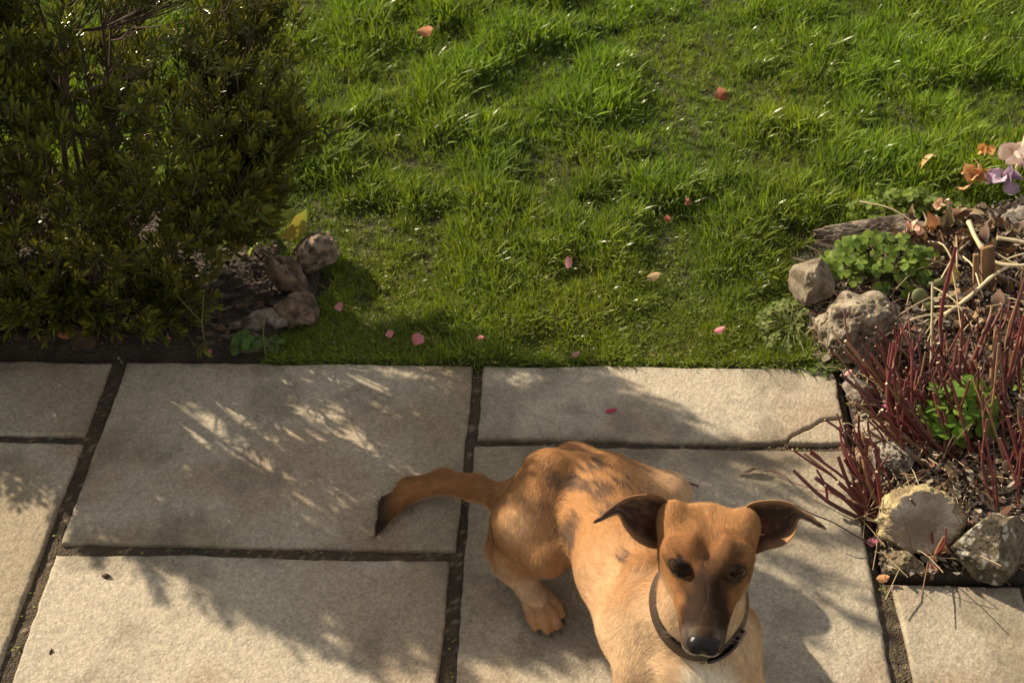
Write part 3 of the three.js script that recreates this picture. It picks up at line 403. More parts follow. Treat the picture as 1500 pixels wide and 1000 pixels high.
const PINK = [0.55, 0.13, 0.17], PINK2 = [0.66, 0.24, 0.26];
fallen('petal', 'upright pink petal in the middle of the lawn', 'petal', [0.158, 0.045, -0.234], { len: 0.028, wid: 0.016, col: PINK2, tip: [0.7, 0.36, 0.36], dir: [0.1, 1, -0.2], roll: 0.3, seed: 21 });
fallen('petal', 'largest deep pink petal on the grass at the patio edge', 'petal', [-0.101, 0.028, -0.037], { len: 0.028, wid: 0.026, col: PINK2, tip: PINK, dir: [0.35, 0.55, -0.6], roll: 0.2, peak: 0.6, curl: 0.3, wave: 0.12, seed: 23 });
fallen('petal', 'smaller pink petal just left of the largest petal', 'petal', [-0.15, 0.026, -0.052], { len: 0.021, wid: 0.015, col: PINK2, dir: [1, 0.35, -0.2], roll: 2.3, curl: 0.4, seed: 25 });
fallen('petal', 'dusky pink petal on shaded grass right of the brown stones', 'petal', [-0.246, 0.034, -0.113], { len: 0.023, wid: 0.017, col: PINK2, dir: [1, 0.2, 0], roll: 2.2, curl: 0.5, seed: 27 });
fallen('petal', 'light pink petal in the short grass nearest the limestone rock', 'petal', [0.422, 0.03, -0.063], { len: 0.025, wid: 0.015, col: [0.68, 0.25, 0.28], dir: [1, 0.15, -0.25], roll: FL + 0.5, curl: 0.3, seed: 29 });
fallen('petal', 'small red petal lying alone on the cracked paving slab', 'petal', [0.234, 0.005, 0.114], { len: 0.023, wid: 0.010, col: [0.5, 0.06, 0.09], dir: [1, 0.05, -0.05], roll: FL + 0.4, curl: 0.3, seed: 31 });
fallen('petal', 'faded pink petal in the grass above the middle paving joint', 'petal', [0.009, 0.022, -0.045], { len: 0.022, wid: 0.012, col: [0.42, 0.14, 0.13], dir: [1, 0.12, 0], roll: FL + 0.6, seed: 33 });
fallen('petal', 'pale pink petal resting on the back edge of the cracked slab', 'petal', [0.175, 0.012, -0.012], { len: 0.020, wid: 0.012, col: [0.58, 0.3, 0.25], dir: [1, 0.1, -0.2], roll: FL + 0.5, seed: 35 });
fallen('petal', 'tiny bright pink petal on the slab edge in front of the shrub', 'petal', [-0.461, 0.012, -0.012], { len: 0.013, wid: 0.011, col: PINK, dir: [1, 0.2, 0], roll: 2.2, seed: 37 });
fallen('petal', 'pink petal on litter at the foot of the left red tuft', 'petal', [0.617, 0.012, 0.385], { len: 0.022, wid: 0.015, col: [0.66, 0.15, 0.25], tip: PINK2, dir: [1, 0.3, 0.1], roll: 2.1, seed: 39 });
fallen('petal', 'curled pink petal on the small grey white stone', 'petal', [0.622, 0.045, 0.062], { len: 0.018, wid: 0.012, col: [0.6, 0.16, 0.22], tip: [0.75, 0.5, 0.45], dir: [1, 0.4, -0.3], roll: 2.1, seed: 41 });
fallen('petal', 'thin magenta petal between the cream stone and the thicket', 'petal', [0.672, 0.035, 0.128], { len: 0.022, wid: 0.008, col: [0.55, 0.12, 0.28], dir: [1, 0.1, 0], roll: 2.1, seed: 43 });
fallen('dry_leaf', 'dim orange brown leaf under the lower left of the shrub', 'leaf', [-0.715, 0.034, -0.035], { len: 0.045, wid: 0.02, col: [0.32, 0.10, 0.03], dir: [1, 0.05, 0], roll: 2.2, seed: 45 });
fallen('dry_leaf', 'dim yellow brown leaf in the dark hollow of the shrub bed', 'leaf', [-0.60, 0.032, -0.09], { len: 0.036, wid: 0.014, col: [0.35, 0.2, 0.05], dir: [1, 0.1, -0.1], roll: 2.2, seed: 47 });
fallen('dry_leaf', 'dull salmon leaf on the dark soil behind the widest slab', 'leaf', [-0.535, 0.03, -0.03], { len: 0.022, wid: 0.016, col: [0.38, 0.14, 0.08], dir: [0.5, 0.5, 0], roll: 2.3, seed: 49 });
fallen('dry_leaf', 'brown curled leaf lying on top of the short red stubs', 'leaf', [0.712, 0.045, 0.415], { len: 0.04, wid: 0.024, col: [0.30, 0.12, 0.04], tip: [0.4, 0.2, 0.07], dir: [0.5, 0.6, 0], roll: 2.4, curl: 1, wave: 0.5, seed: 51 });
fallen('dry_leaf', 'orange tan chip of leaf on the mortar joint by the bed corner', 'leaf', [0.622, 0.010, 0.449], { len: 0.022, wid: 0.015, col: [0.55, 0.27, 0.11], dir: [1, 0.1, -0.1], roll: FL + 0.4, curl: 0.4, seed: 53 });
fallen('dry_leaf', 'red and orange curled leaf behind the low green plant', 'leaf', [0.815, 0.085, -0.285], { len: 0.05, wid: 0.03, col: [0.42, 0.14, 0.04], tip: [0.6, 0.28, 0.1], dir: [0.2, 1, 0], roll: 0.6, curl: 0.9, wave: 0.5, seed: 55 });
fallen('dry_leaf', 'broad brown leaf lying flat behind the wooden stake', 'leaf', [0.87, 0.075, -0.325], { len: 0.06, wid: 0.03, col: [0.12, 0.05, 0.02], tip: [0.2, 0.09, 0.035], dir: [1, 0.05, 0.1], roll: 2.0, curl: 0.5, wave: 0.4, seed: 57 });
fallen('dry_leaf', 'olive shrivelled leaf hanging left of the wooden stake', 'leaf', [0.832, 0.075, -0.155], { len: 0.06, wid: 0.024, col: [0.30, 0.22, 0.06], tip: [0.4, 0.31, 0.11], dir: [0.35, 1, -0.1], roll: 0.5, curl: 0.8, wave: 0.7, seed: 59 });
// wilted flowers in the far right corner
function flower(label, at, n, r, col, col2, seed) { const R = rng(seed), t = group('wilted_flower', V(...at), label, 'flower'), gs = [0, 1].map((i) => leafGeo(r * 1.15, r * 0.95, { rows: 5, peak: 0.6, fold: 0.3, curl: 0.9, wave: 0.3, col: i ? col : col2, tipCol: col2, seed: seed + i, round: 0.7 })); for (let i = 0; i < n; i++) { const d = V(R() * 2 - 1, R() * 1.4 - 0.2, R() * 2 - 1).normalize(), m = part('petal', gs[i % 2], dryMat, t); m.position.copy(d.clone().multiplyScalar(r * 0.3)); m.quaternion.copy(look(d, R() * 6)); m.scale.setScalar(lerp(0.7, 1.1, R())); } return t; }
flower('crumpled orange brown flower head left of the lavender bloom', [0.935, 0.045, -0.47], 16, 0.028, [0.45, 0.16, 0.04], [0.55, 0.28, 0.10], 61);
flower('small round orange flower head standing above the wilted cluster', [0.952, 0.085, -0.50], 12, 0.015, [0.55, 0.22, 0.03], [0.6, 0.3, 0.08], 63);
flower('pale lavender wilted bloom in the far right corner', [0.985, 0.045, -0.465], 16, 0.030, [0.46, 0.30, 0.46], [0.55, 0.40, 0.52], 65);
flower('cream and pink wilted bloom at the right edge of the lawn', [1.02, 0.065, -0.50], 14, 0.036, [0.70, 0.52, 0.42], [0.76, 0.62, 0.55], 67);
flower('small faded pink flower head at the back of the right bed', [0.775, 0.085, -0.265], 9, 0.014, [0.62, 0.30, 0.22], [0.7, 0.42, 0.3], 69);
flower('small peach flower head beside the broad brown leaf', [0.84, 0.09, -0.33], 9, 0.014, [0.66, 0.32, 0.17], [0.7, 0.45, 0.3], 71);
{
  const t = group('flower_stalk', V(1.03, 0.02, -0.525), 'upright pale pink stalk rising from the wilted blooms', 'stalk'), m = new THREE.MeshPhysicalMaterial({ color: rgb(0.72, 0.50, 0.42), roughness: 0.6 }), p = curve([V(0, 0, 0), V(0.001, 0.06, 0.002), V(-0.001, 0.125, 0.002)], 8); part('stem', tube(p, p.map((_, i) => 0.006 + 0.0006 * Math.max(0, i - 6)), 10), m, t); const g = new THREE.SphereGeometry(0.0085, 14, 10); g.scale(1.1, 0.8, 1.1); g.translate(-0.001, 0.128, 0.002); part('tip', g, m, t);
}
// ------------------------------------------------------------------ the dog: one continuous skin meshed from a distance field
const len3 = (x, y, z) => Math.sqrt(x * x + y * y + z * z);
const smin = (a, b, k) => { const h = Math.max(k - Math.abs(a - b), 0) / k; return Math.min(a, b) - h * h * k * 0.25; };
const smax = (a, b, k) => -smin(-a, -b, k);
function cap(p, a, b, ra, rb) { const bx = b[0] - a[0], by = b[1] - a[1], bz = b[2] - a[2], px = p[0] - a[0], py = p[1] - a[1], pz = p[2] - a[2], t = clamp((px * bx + py * by + pz * bz) / (bx * bx + by * by + bz * bz)); return len3(px - bx * t, py - by * t, pz - bz * t) - lerp(ra, rb, t); }
function ell(p, c, r) { const x = p[0] - c[0], y = p[1] - c[1], z = p[2] - c[2], k0 = len3(x / r[0], y / r[1], z / r[2]), k1 = len3(x / (r[0] * r[0]), y / (r[1] * r[1]), z / (r[2] * r[2])); return k1 < 1e-9 ? -Math.min(...r) : k0 * (k0 - 1) / k1; }
function nets(f, lo, hi, h) {                           // naive surface nets
  const n = [0, 1, 2].map((i) => Math.ceil((hi[i] - lo[i]) / h) + 1), [nx, ny, nz] = n, v = new Float32Array(nx * ny * nz), at = (i, j, k) => (k * ny + j) * nx + i;
  for (let k = 0; k < nz; k++) for (let j = 0; j < ny; j++) for (let i = 0; i < nx; i++) v[at(i, j, k)] = f([lo[0] + i * h, lo[1] + j * h, lo[2] + k * h]);
  const id = new Int32Array(nx * ny * nz).fill(-1), pos = [], idx = [], nor = [];
  for (let k = 0; k < nz - 1; k++) for (let j = 0; j < ny - 1; j++) for (let i = 0; i < nx - 1; i++) {
    let x = 0, y = 0, z = 0, c = 0;
    const edge = (a, b, c0, c1, c2, ax) => { const va = v[a], vb = v[b]; if ((va < 0) === (vb < 0)) return; const t = va / (va - vb); x += c0 + (ax === 0 ? t : 0); y += c1 + (ax === 1 ? t : 0); z += c2 + (ax === 2 ? t : 0); c++; };
    for (let b = 0; b < 2; b++) for (let a = 0; a < 2; a++) { edge(at(i, j + a, k + b), at(i + 1, j + a, k + b), 0, a, b, 0); edge(at(i + a, j, k + b), at(i + a, j + 1, k + b), a, 0, b, 1); edge(at(i + a, j + b, k), at(i + a, j + b, k + 1), a, b, 0, 2); }
    if (!c) continue; id[at(i, j, k)] = pos.length / 3; pos.push(lo[0] + (i + x / c) * h, lo[1] + (j + y / c) * h, lo[2] + (k + z / c) * h);
  }
  const quad = (a, b, c, d, flip) => { if (a < 0 || b < 0 || c < 0 || d < 0) return; flip ? idx.push(a, c, b, a, d, c) : idx.push(a, b, c, a, c, d); };
  for (let k = 1; k < nz - 1; k++) for (let j = 1; j < ny - 1; j++) for (let i = 1; i < nx - 1; i++) {
    const s = v[at(i, j, k)] < 0;
    if (s !== v[at(i + 1, j, k)] < 0) quad(id[at(i, j - 1, k - 1)], id[at(i, j, k - 1)], id[at(i, j, k)], id[at(i, j - 1, k)], !s);
    if (s !== v[at(i, j + 1, k)] < 0) quad(id[at(i - 1, j, k - 1)], id[at(i - 1, j, k)], id[at(i, j, k)], id[at(i, j, k - 1)], !s);
    if (s !== v[at(i, j, k + 1)] < 0) quad(id[at(i - 1, j - 1, k)], id[at(i, j - 1, k)], id[at(i, j, k)], id[at(i - 1, j, k)], !s);
  }
  const e = h * 0.6; for (let q = 0; q < pos.length; q += 3) { const p = [pos[q], pos[q + 1], pos[q + 2]], g = [0, 1, 2].map((a) => { const u = [...p], w = [...p]; u[a] += e; w[a] -= e; return f(u) - f(w); }), l = Math.hypot(...g) || 1; nor.push(g[0] / l, g[1] / l, g[2] / l); }
  return { pos, idx, nor };
}
// bones: from, to, radius at each end, blend, way the hair lies (from -> to = 1, back = -1)
const HEAD = V(0.3275, 0.3725, 0.6805), headTurn = new THREE.Matrix4().makeRotationFromEuler(new THREE.Euler(-0.125, -0.08, -0.045, 'YXZ')).setPosition(HEAD), headBack = headTurn.clone().invert();
const bones = [
  [[0.185, 0.112, 0.376], [0.214, 0.138, 0.455], 0.060, 0.058, 0.03, -1],
  [[0.214, 0.138, 0.455], [0.245, 0.152, 0.548], 0.058, 0.062, 0.03, -1],
  [[0.245, 0.152, 0.548], [0.280, 0.157, 0.635], 0.062, 0.069, 0.03, -1],
  [[0.280, 0.157, 0.635], [0.318, 0.160, 0.694], 0.069, 0.066, 0.03, -1],
  [[0.250, 0.095, 0.55], [0.318, 0.10, 0.70], 0.036, 0.052, 0.03, -1],
  [[0.262, 0.232, 0.612], [0.262, 0.165, 0.705], 0.018, 0.03, 0.02, 1],
  [[0.345, 0.225, 0.605], [0.372, 0.165, 0.700], 0.018, 0.026, 0.02, 1],
  [[0.195, 0.142, 0.395], [0.282, 0.205, 0.632], 0.034, 0.031, 0.03, -1],
  [[0.31, 0.19, 0.655], [0.3265, 0.272, 0.684], 0.054, 0.050, 0.02, -1],
  [[0.3265, 0.272, 0.684], [0.328, 0.345, 0.668], 0.050, 0.042, 0.015, -1],
  // near hind leg
  [[0.140, 0.160, 0.402], [0.112, 0.122, 0.450], 0.046, 0.050, 0.02, 1],
  [[0.112, 0.122, 0.450], [0.139, 0.112, 0.490], 0.050, 0.032, 0.016, 1],
  [[0.098, 0.095, 0.428], [0.082, 0.066, 0.446], 0.044, 0.034, 0.02, 1],
  [[0.137, 0.106, 0.488], [0.086, 0.046, 0.465], 0.032, 0.022, 0.016, 1],
  [[0.086, 0.044, 0.464], [0.119, 0.032, 0.504], 0.022, 0.0185, 0.016, 1],
  // far hind leg
  [[0.232, 0.122, 0.382], [0.308, 0.118, 0.392], 0.048, 0.032, 0.025, 1],
  [[0.308, 0.120, 0.392], [0.275, 0.045, 0.395], 0.03, 0.02, 0.016, 1],
  [[0.275, 0.042, 0.395], [0.325, 0.025, 0.47], 0.02, 0.018, 0.016, 1],
  // shoulders and forelegs
  [[0.268, 0.195, 0.655], [0.270, 0.125, 0.712], 0.042, 0.038, 0.02, 1],
  [[0.372, 0.190, 0.668], [0.376, 0.125, 0.712], 0.036, 0.036, 0.02, 1],
  [[0.270, 0.125, 0.712], [0.245, 0.055, 0.69], 0.036, 0.026, 0.02, 1],
  [[0.376, 0.125, 0.712], [0.392, 0.055, 0.69], 0.034, 0.026, 0.02, 1],
  [[0.245, 0.048, 0.69], [0.262, 0.026, 0.86], 0.025, 0.0175, 0.016, 1],
  [[0.392, 0.048, 0.69], [0.388, 0.026, 0.86], 0.025, 0.0175, 0.016, 1],
  [[0.305, 0.115, 0.715], [0.335, 0.15, 0.722], 0.045, 0.048, 0.03, 1],
  // tail
  [[0.168, 0.13, 0.345], [0.115, 0.118, 0.375], 0.03, 0.024, 0.025, 1],
  [[0.115, 0.118, 0.375], [0.069, 0.098, 0.382], 0.024, 0.0195, 0.015, 1],
  [[0.069, 0.098, 0.382], [0.029, 0.06, 0.334], 0.0195, 0.0185, 0.012, 1],
  [[0.029, 0.06, 0.334], [-0.027, 0.035, 0.300], 0.0185, 0.018, 0.012, 1],
  [[-0.027, 0.035, 0.300], [-0.078, 0.023, 0.305], 0.018, 0.017, 0.012, 1],
  [[-0.078, 0.023, 0.305], [-0.108, 0.019, 0.335], 0.017, 0.014, 0.012, 1],
  [[-0.108, 0.018, 0.335], [-0.1235, 0.011, 0.382], 0.0135, 0.004, 0.012, 1],
];
function paw(c, dir, s) {                               // four toes, a pad and the knuckles
  const d = V(dir[0], 0, dir[1]).normalize(), l = V(d.z, 0, -d.x), out = [], at = (f, a, y) => [c[0] + d.x * f * s + l.x * a * s, y * s, c[2] + d.z * f * s + l.z * a * s];
  [[-0.0185, 0.024, 0.0085], [-0.0065, 0.036, 0.0095], [0.0065, 0.036, 0.0095], [0.0185, 0.024, 0.0085]].forEach(([a, f, r]) => { out.push([at(-0.014, a * 0.6, 0.024), at(f * 0.55, a, 0.020), 0.011 * s, r * 1.05 * s]); out.push([at(f * 0.55, a, 0.020), at(f, a * 1.08, 0.0105), r * 1.05 * s, r * 0.9 * s]); });
  return { toes: out, heel: [at(-0.02, 0, 0.024), at(0.004, 0, 0.017), 0.018 * s, 0.016 * s], d, l, at };
}
const paws = [paw([0.126, 0, 0.512], [0.5, 0.86], 1), paw([0.336, 0, 0.485], [0.45, 0.9], 1), paw([0.263, 0, 0.885], [0.05, 1], 0.95), paw([0.388, 0, 0.885], [-0.02, 1], 0.95)];
function bodyF(p) {
  let d = 9; for (const [a, b, ra, rb, k] of bones) { const q = cap(p, a, b, ra, rb); d = d > 8 ? q : smin(d, q, k); }
  for (const w of paws) { const q = cap(p, w.heel[0], w.heel[1], w.heel[2], w.heel[3]); d = smin(d, q, 0.014); }
  return d;
}
function pawF(w, p) { let d = cap(p, ...w.heel); for (let i = 0; i < 8; i += 2) { const t = smin(cap(p, ...w.toes[i]), cap(p, ...w.toes[i + 1]), 0.006); d = smin(d, t, 0.0045); } return d; }
function headF(p) {                                     // x to its left, y up, z towards the nose
  const ax = Math.abs(p[0]), m = [ax, p[1], p[2]];
  let d = ell(m, [0, 0.000, -0.006], [0.0525, 0.035, 0.049]);
  d = smin(d, ell(m, [0, -0.008, 0.035], [0.0405, 0.035, 0.05]), 0.02);
  d = smin(d, cap(m, [0, -0.010, 0.05], [0, -0.017, 0.118], 0.028, 0.0185), 0.02);
  d = smin(d, cap(m, [0.014, -0.018, 0.06], [0.0075, -0.022, 0.116], 0.019, 0.0145), 0.012);
  d = smin(d, ell(m, [0.034, -0.016, 0.016], [0.017, 0.025, 0.034]), 0.02);
  d = smin(d, cap(m, [0, -0.042, 0.0], [0, -0.040, 0.108], 0.030, 0.012), 0.016);
  d = smin(d, cap(m, [0.010, -0.030, 0.08], [0.0095, -0.028, 0.122], 0.0135, 0.0115), 0.008);
  d = smin(d, cap(m, [0.020, 0.028, 0.036], [0.040, 0.021, 0.030], 0.010, 0.009), 0.024);
  d = smin(d, ell(m, [0.041, 0.020, -0.018], [0.017, 0.020, 0.020]), 0.018);
  d = smin(d, cap(m, [0, -0.012, -0.02], [0, -0.05, -0.045], 0.036, 0.036), 0.02);
  d = smax(d, -ell(m, [0, 0.044, 0.03], [0.006, 0.010, 0.035]), 0.02);
  d = smax(d, -ell(m, [0.0335, 0.0155, 0.058], [0.0125, 0.0085, 0.012]), 0.012);
  d = smax(d, -ell(m, [0.021, 0.008, 0.072], [0.007, 0.008, 0.02]), 0.014);
  // lids round the eye
  const ex = m[0] - 0.0315, ey = m[1] - 0.0145 - 0.10 * (m[0] - 0.0315), er = Math.hypot(ex / 1.35, ey * 1.25, 0); const lid = Math.hypot(er - 0.0086, m[2] - 0.0525 + 0.9 * Math.max(0, ex)) - 0.0030; d = smin(d, lid, 0.006);
  return d;
}
const dog = group('dog', V(0, 0, 0), 'tan dog with dark muzzle and brindle rump lying on the patio looking up', 'dog');
const TAN = [0.375, 0.19, 0.080], PALE = [0.60, 0.415, 0.25], CREAM = [0.80, 0.70, 0.54], DARK = [0.035, 0.024, 0.018], RUST = [0.27, 0.115, 0.042];
const near = (p, c, r) => { const d = len3(p[0] - c[0], p[1] - c[1], p[2] - c[2]) / r; return Math.exp(-d * d); };
const patches = [[0.165, 0.195, 0.425, 0.026], [0.19, 0.205, 0.445, 0.02], [0.215, 0.2, 0.465, 0.02], [0.20, 0.20, 0.40, 0.024], [0.24, 0.20, 0.44, 0.018], [0.172, 0.165, 0.50, 0.026], [0.135, 0.185, 0.41, 0.015], [0.066, 0.10, 0.42, 0.022], [0.225, 0.213, 0.5, 0.014], [0.24, 0.222, 0.585, 0.009], [0.10, 0.165, 0.42, 0.012], [0.26, 0.19, 0.41, 0.016], [0.15, 0.2, 0.46, 0.02]];
function bodyColor(p, n) {
  let c = mix3(TAN, RUST, 0.3 * fbm3(p[0] * 18, p[1] * 18, p[2] * 18, 2));
  c = mix3(c, PALE, 0.9 * sstep(0.5, 0.68, p[2]) * sstep(-0.1, 0.6, n[2] * 0.7 + 0.5 * fbm3(p[0] * 25, p[1] * 25, p[2] * 25, 2)));
  c = mix3(c, PALE, 0.7 * sstep(0.09, 0.03, p[1]) * sstep(0.2, 0.3, p[2] - 0.1) * (p[0] > 0.05 ? 1 : 0));
  c = mix3(c, CREAM, sstep(0.728, 0.748, p[2] + 0.02 * (fbm3(p[0] * 90, p[1] * 60, p[2] * 90, 2) - 0.5)) * sstep(0.036, 0.022, Math.abs(p[0] - 0.339) + 0.014 * (fbm3(p[0] * 120, p[1] * 50, p[2] * 90, 2) - 0.5)) * sstep(0.07, 0.1, p[1]));
  c = mix3(c, PALE, 0.8 * near(p, [0.335, 0.13, 0.40], 0.06) + 0.55 * near(p, [0.1, 0.15, 0.475], 0.03));
  c = mix3(c, [0.5, 0.42, 0.34], 0.8 * near(p, [0.165, 0.06, 0.46], 0.05));
  const u = p[0] * 0.85 - p[2] * 0.45, w = p[0] * 0.45 + p[2] * 0.85, streak = fbm3(u * 150, p[1] * 60, w * 42, 3); let b = 0; for (const q of patches) b = Math.max(b, near(p, q, q[3] * 1.3));
  c = mix3(c, [0.075, 0.05, 0.04], 0.88 * sstep(0.42, 0.68, b * 0.62 + 0.95 * (streak - 0.36)));
  if (p[0] < 0.075 && p[2] < 0.4) { const t = clamp((0.07 - p[0]) / 0.19); c = mix3(mix3(c, RUST, 0.55), [0.09, 0.045, 0.025], 0.25 * sstep(0.45, 0.7, fbm3(p[0] * 60, p[1] * 160, p[2] * 160, 2)) * sstep(0, 0.3, n[1] + 0.2)); c = mix3(c, DARK, sstep(0.80, 1.0, t + 0.5 * Math.max(0, p[2] - 0.34) * 3)); if (n[1] < -0.1) c = mix3(c, PALE, 0.5); }
  return c;
}
function headColor(p, n) {
  const ax = Math.abs(p[0]), f = fbm3(p[0] * 60, p[1] * 60, p[2] * 60, 3) - 0.5;
  let c = mix3(mix3(TAN, RUST, 0.45), [0.40, 0.21, 0.09], sstep(0.02, -0.05, p[2]));
  c = mix3(c, [0.19, 0.082, 0.032], 0.75 * sstep(-0.005, 0.03, p[2]) * sstep(0.06, 0.02, ax + 0.05 * f));
  c = mix3(c, PALE, 0.75 * sstep(-0.006, -0.026, p[1] + 0.02 * f) * sstep(0.10, 0.06, p[2]));
  c = mix3(c, PALE, 0.5 * sstep(0.03, 0.05, ax) * sstep(0.02, 0.06, p[2]) * sstep(0.0, -0.02, p[1]));
  const top = sstep(0.031, 0.018, ax + 0.016 * f - 0.05 * Math.max(0, p[2] - 0.06)) * sstep(0.035, 0.085, p[2] + 0.05 * f) * sstep(-0.045, -0.02, p[1]);
  c = mix3(c, [0.024, 0.015, 0.011], 0.94 * top);
  c = mix3(c, [0.13, 0.10, 0.08], 0.7 * sstep(0.108, 0.122, p[2] + 0.02 * f) * sstep(0.006, 0.013, ax) * sstep(-0.032, -0.02, p[1]) * (0.5 + 1.2 * (f + 0.3)));
  c = mix3(c, [0.72, 0.62, 0.5], 0.9 * sstep(0.085, 0.115, p[2]) * sstep(-0.026, -0.034, p[1]));
  c = mix3(c, [0.014, 0.010, 0.008], sstep(0.0150, 0.0105, len3((ax - 0.0315) / 1.3, p[1] - 0.0135, p[2] - 0.053)));
  c = mix3(c, [0.05, 0.032, 0.022], 0.45 * near([ax, p[1], p[2]], [0.021, 0.009, 0.062], 0.009));
  c = mix3(c, [0.08, 0.045, 0.025], 0.7 * sstep(0.52, 0.72, fbm3(p[0] * 60, p[1] * 40, p[2] * 35, 3)) * sstep(0.0, 0.03, p[2]) * sstep(0.08, 0.05, p[2]));
  c = mix3(c, [0.06, 0.035, 0.025], 0.75 * sstep(0.0016, 0.0005, Math.abs(p[0] + 0.0025 - 0.004 * Math.sin(p[2] * 90))) * sstep(0.035, 0.06, p[2]));
  return c;
}
const pawBody = [];
const skin = { pos: [], idx: [], nor: [], col: [] };
function addSkin(m, color, mat) {
  const o = skin.pos.length / 3, nm = mat ? new THREE.Matrix3().getNormalMatrix(mat) : null;
  for (let i = 0; i < m.pos.length; i += 3) {
    const p = V(m.pos[i], m.pos[i + 1], m.pos[i + 2]), n = V(m.nor[i], m.nor[i + 1], m.nor[i + 2]); skin.col.push(...color([p.x, p.y, p.z], [n.x, n.y, n.z]));
    if (mat) { p.applyMatrix4(mat); n.applyMatrix3(nm).normalize(); } skin.pos.push(p.x, p.y, p.z); skin.nor.push(n.x, n.y, n.z);
  }
  for (const i of m.idx) skin.idx.push(i + o);
}
addSkin(nets(bodyF, [-0.16, -0.012, 0.25], [0.45, 0.43, 0.95], 0.0062), bodyColor);
for (const w of paws) { const c = w.at(0.01, 0, 0.02); addSkin(nets((p) => pawF(w, p), [c[0] - 0.06, -0.008, c[2] - 0.06], [c[0] + 0.06, 0.06, c[2] + 0.06], 0.0022), (p, n) => mix3(mix3(PALE, TAN, 0.5 + fbm3(p[0] * 60, p[1] * 60, p[2] * 60, 2) * 0.4), [0.06, 0.04, 0.03], sstep(0.010, 0.004, p[1]) * 0.6)); }
addSkin(nets(headF, [-0.075, -0.09, -0.115], [0.075, 0.06, 0.15], 0.0023), headColor, headTurn);
const coatMat = new THREE.MeshPhysicalMaterial({ vertexColors: true, roughness: 0.8, specularIntensity: 0.2, side: THREE.DoubleSide });
part('body', geom(skin.pos, skin.idx, skin.nor, skin.col), coatMat, dog);
// ears: a scooped sheet between its two edges, with thickness; axes: right and up across the face, and out of it
const eR = V(0.9986, -0.0305, -0.0433), eU = V(-0.0074, 0.7291, -0.6844), eC = V(0.0524, 0.6838, 0.7278);
function earGeo(top, bot, base, tipFold) {
  const T = new THREE.CatmullRomCurve3(top.map(([x, y, d]) => V((x / 3.3333 + 840 - 1038) / 1290, -(y / 3.3333 + 700 - 802) / 1290 - 0.001, d))), B = new THREE.CatmullRomCurve3(bot.map(([x, y, d]) => V((x / 3.3333 + 840 - 1038) / 1290, -(y / 3.3333 + 700 - 802) / 1290, d)));
  const nu = 26, nv = 16, P = [], F = [];
  for (let i = 0; i <= nu; i++) { const a = T.getPoint(i / nu), b = B.getPoint(i / nu); for (let j = 0; j <= nv; j++) { const v = j / nv, q = a.clone().lerp(b, v), u = i / nu, w = a.distanceTo(b); q.z += -0.52 * w * Math.pow(Math.sin(Math.PI * v), 0.8) * (1 - 0.75 * sstep(0.5, 0.95, u)) + 0.003 * (noise(u * 9, v * 7, 5) - 0.5); P.push(HEAD.clone().addScaledVector(eR, q.x).addScaledVector(eU, q.y).addScaledVector(eC, q.z)); } }
  const g = geom(P.flatMap((p) => [p.x, p.y, p.z]), (() => { const r = []; for (let i = 0; i < nu; i++) for (let j = 0; j < nv; j++) { const a = i * (nv + 1) + j, b = a + nv + 1; r.push(a, b, a + 1, b, b + 1, a + 1); } return r; })());
  const N = g.attributes.normal, pos = [], idx = [], col = []; let sgn = 0; for (let i = 0; i < N.count; i++) sgn += N.getX(i) * eC.x + N.getY(i) * eC.y + N.getZ(i) * eC.z; sgn = Math.sign(sgn);
  const inner = (i, j) => { const u = i / nu, v = j / nv, f = fbm3(u * 14, v * 10, base, 3), deep = near([u, v, 0], [0.12, 0.6, 0], 0.25); let c = mix3([0.055, 0.036, 0.027], [0.16, 0.095, 0.062], sstep(0.45, 0.75, f)); c = mix3(c, [0.10, 0.022, 0.014], 0.7 * deep); return mix3(c, [0.30, 0.16, 0.08], sstep(0.16, 0, Math.min(v, 1 - v)) * 0.9); };
  const outer = (i, j) => mix3(TAN, [0.13, 0.075, 0.045], sstep(0.3, 0.8, i / nu) * 0.8);
  for (const s of [1, -1]) for (let i = 0; i <= nu; i++) for (let j = 0; j <= nv; j++) { const k = i * (nv + 1) + j, r = Math.min(1, Math.min(j, nv - j) / 2) * Math.min(1, (nu - i) / 2), th = 0.0006 + 0.0014 * r; pos.push(P[k].x + s * sgn * N.getX(k) * th, P[k].y + s * sgn * N.getY(k) * th, P[k].z + s * sgn * N.getZ(k) * th); col.push(...(s > 0 ? inner(i, j) : outer(i, j))); }
  const h = (nu + 1) * (nv + 1), q = (a, b, c, d) => idx.push(a, b, c, b, d, c);
  for (let i = 0; i < nu; i++) for (let j = 0; j < nv; j++) { const a = i * (nv + 1) + j, b = a + nv + 1; sgn > 0 ? q(a, b, a + 1, b + 1) : q(a, a + 1, b, b + 1); sgn > 0 ? q(h + a, h + a + 1, h + b, h + b + 1) : q(h + a, h + b, h + a + 1, h + b + 1); }
  for (let i = 0; i < nu; i++) for (const j of [0, nv]) { const a = i * (nv + 1) + j, b = a + nv + 1; q(a, b, h + a, h + b); }
  for (let j = 0; j < nv; j++) for (const i of [0, nu]) { const a = i * (nv + 1) + j, b = a + 1; q(a, b, h + a, h + b); }
  return geom(pos, idx, null, col);
}
const earMat = new THREE.MeshPhysicalMaterial({ vertexColors: true, roughness: 0.85, specularIntensity: 0.2, side: THREE.DoubleSide });
part('ear', earGeo([[490, 135, -0.012], [430, 92, 0.0], [350, 78, 0.008], [260, 92, 0.012], [205, 122, 0.014], [150, 165, 0.014], [100, 215, 0.012]], [[425, 365, -0.018], [375, 350, -0.006], [310, 310, 0.002], [258, 250, 0.006], [222, 185, 0.010], [165, 198, 0.012], [103, 222, 0.012]], 3), earMat, dog);
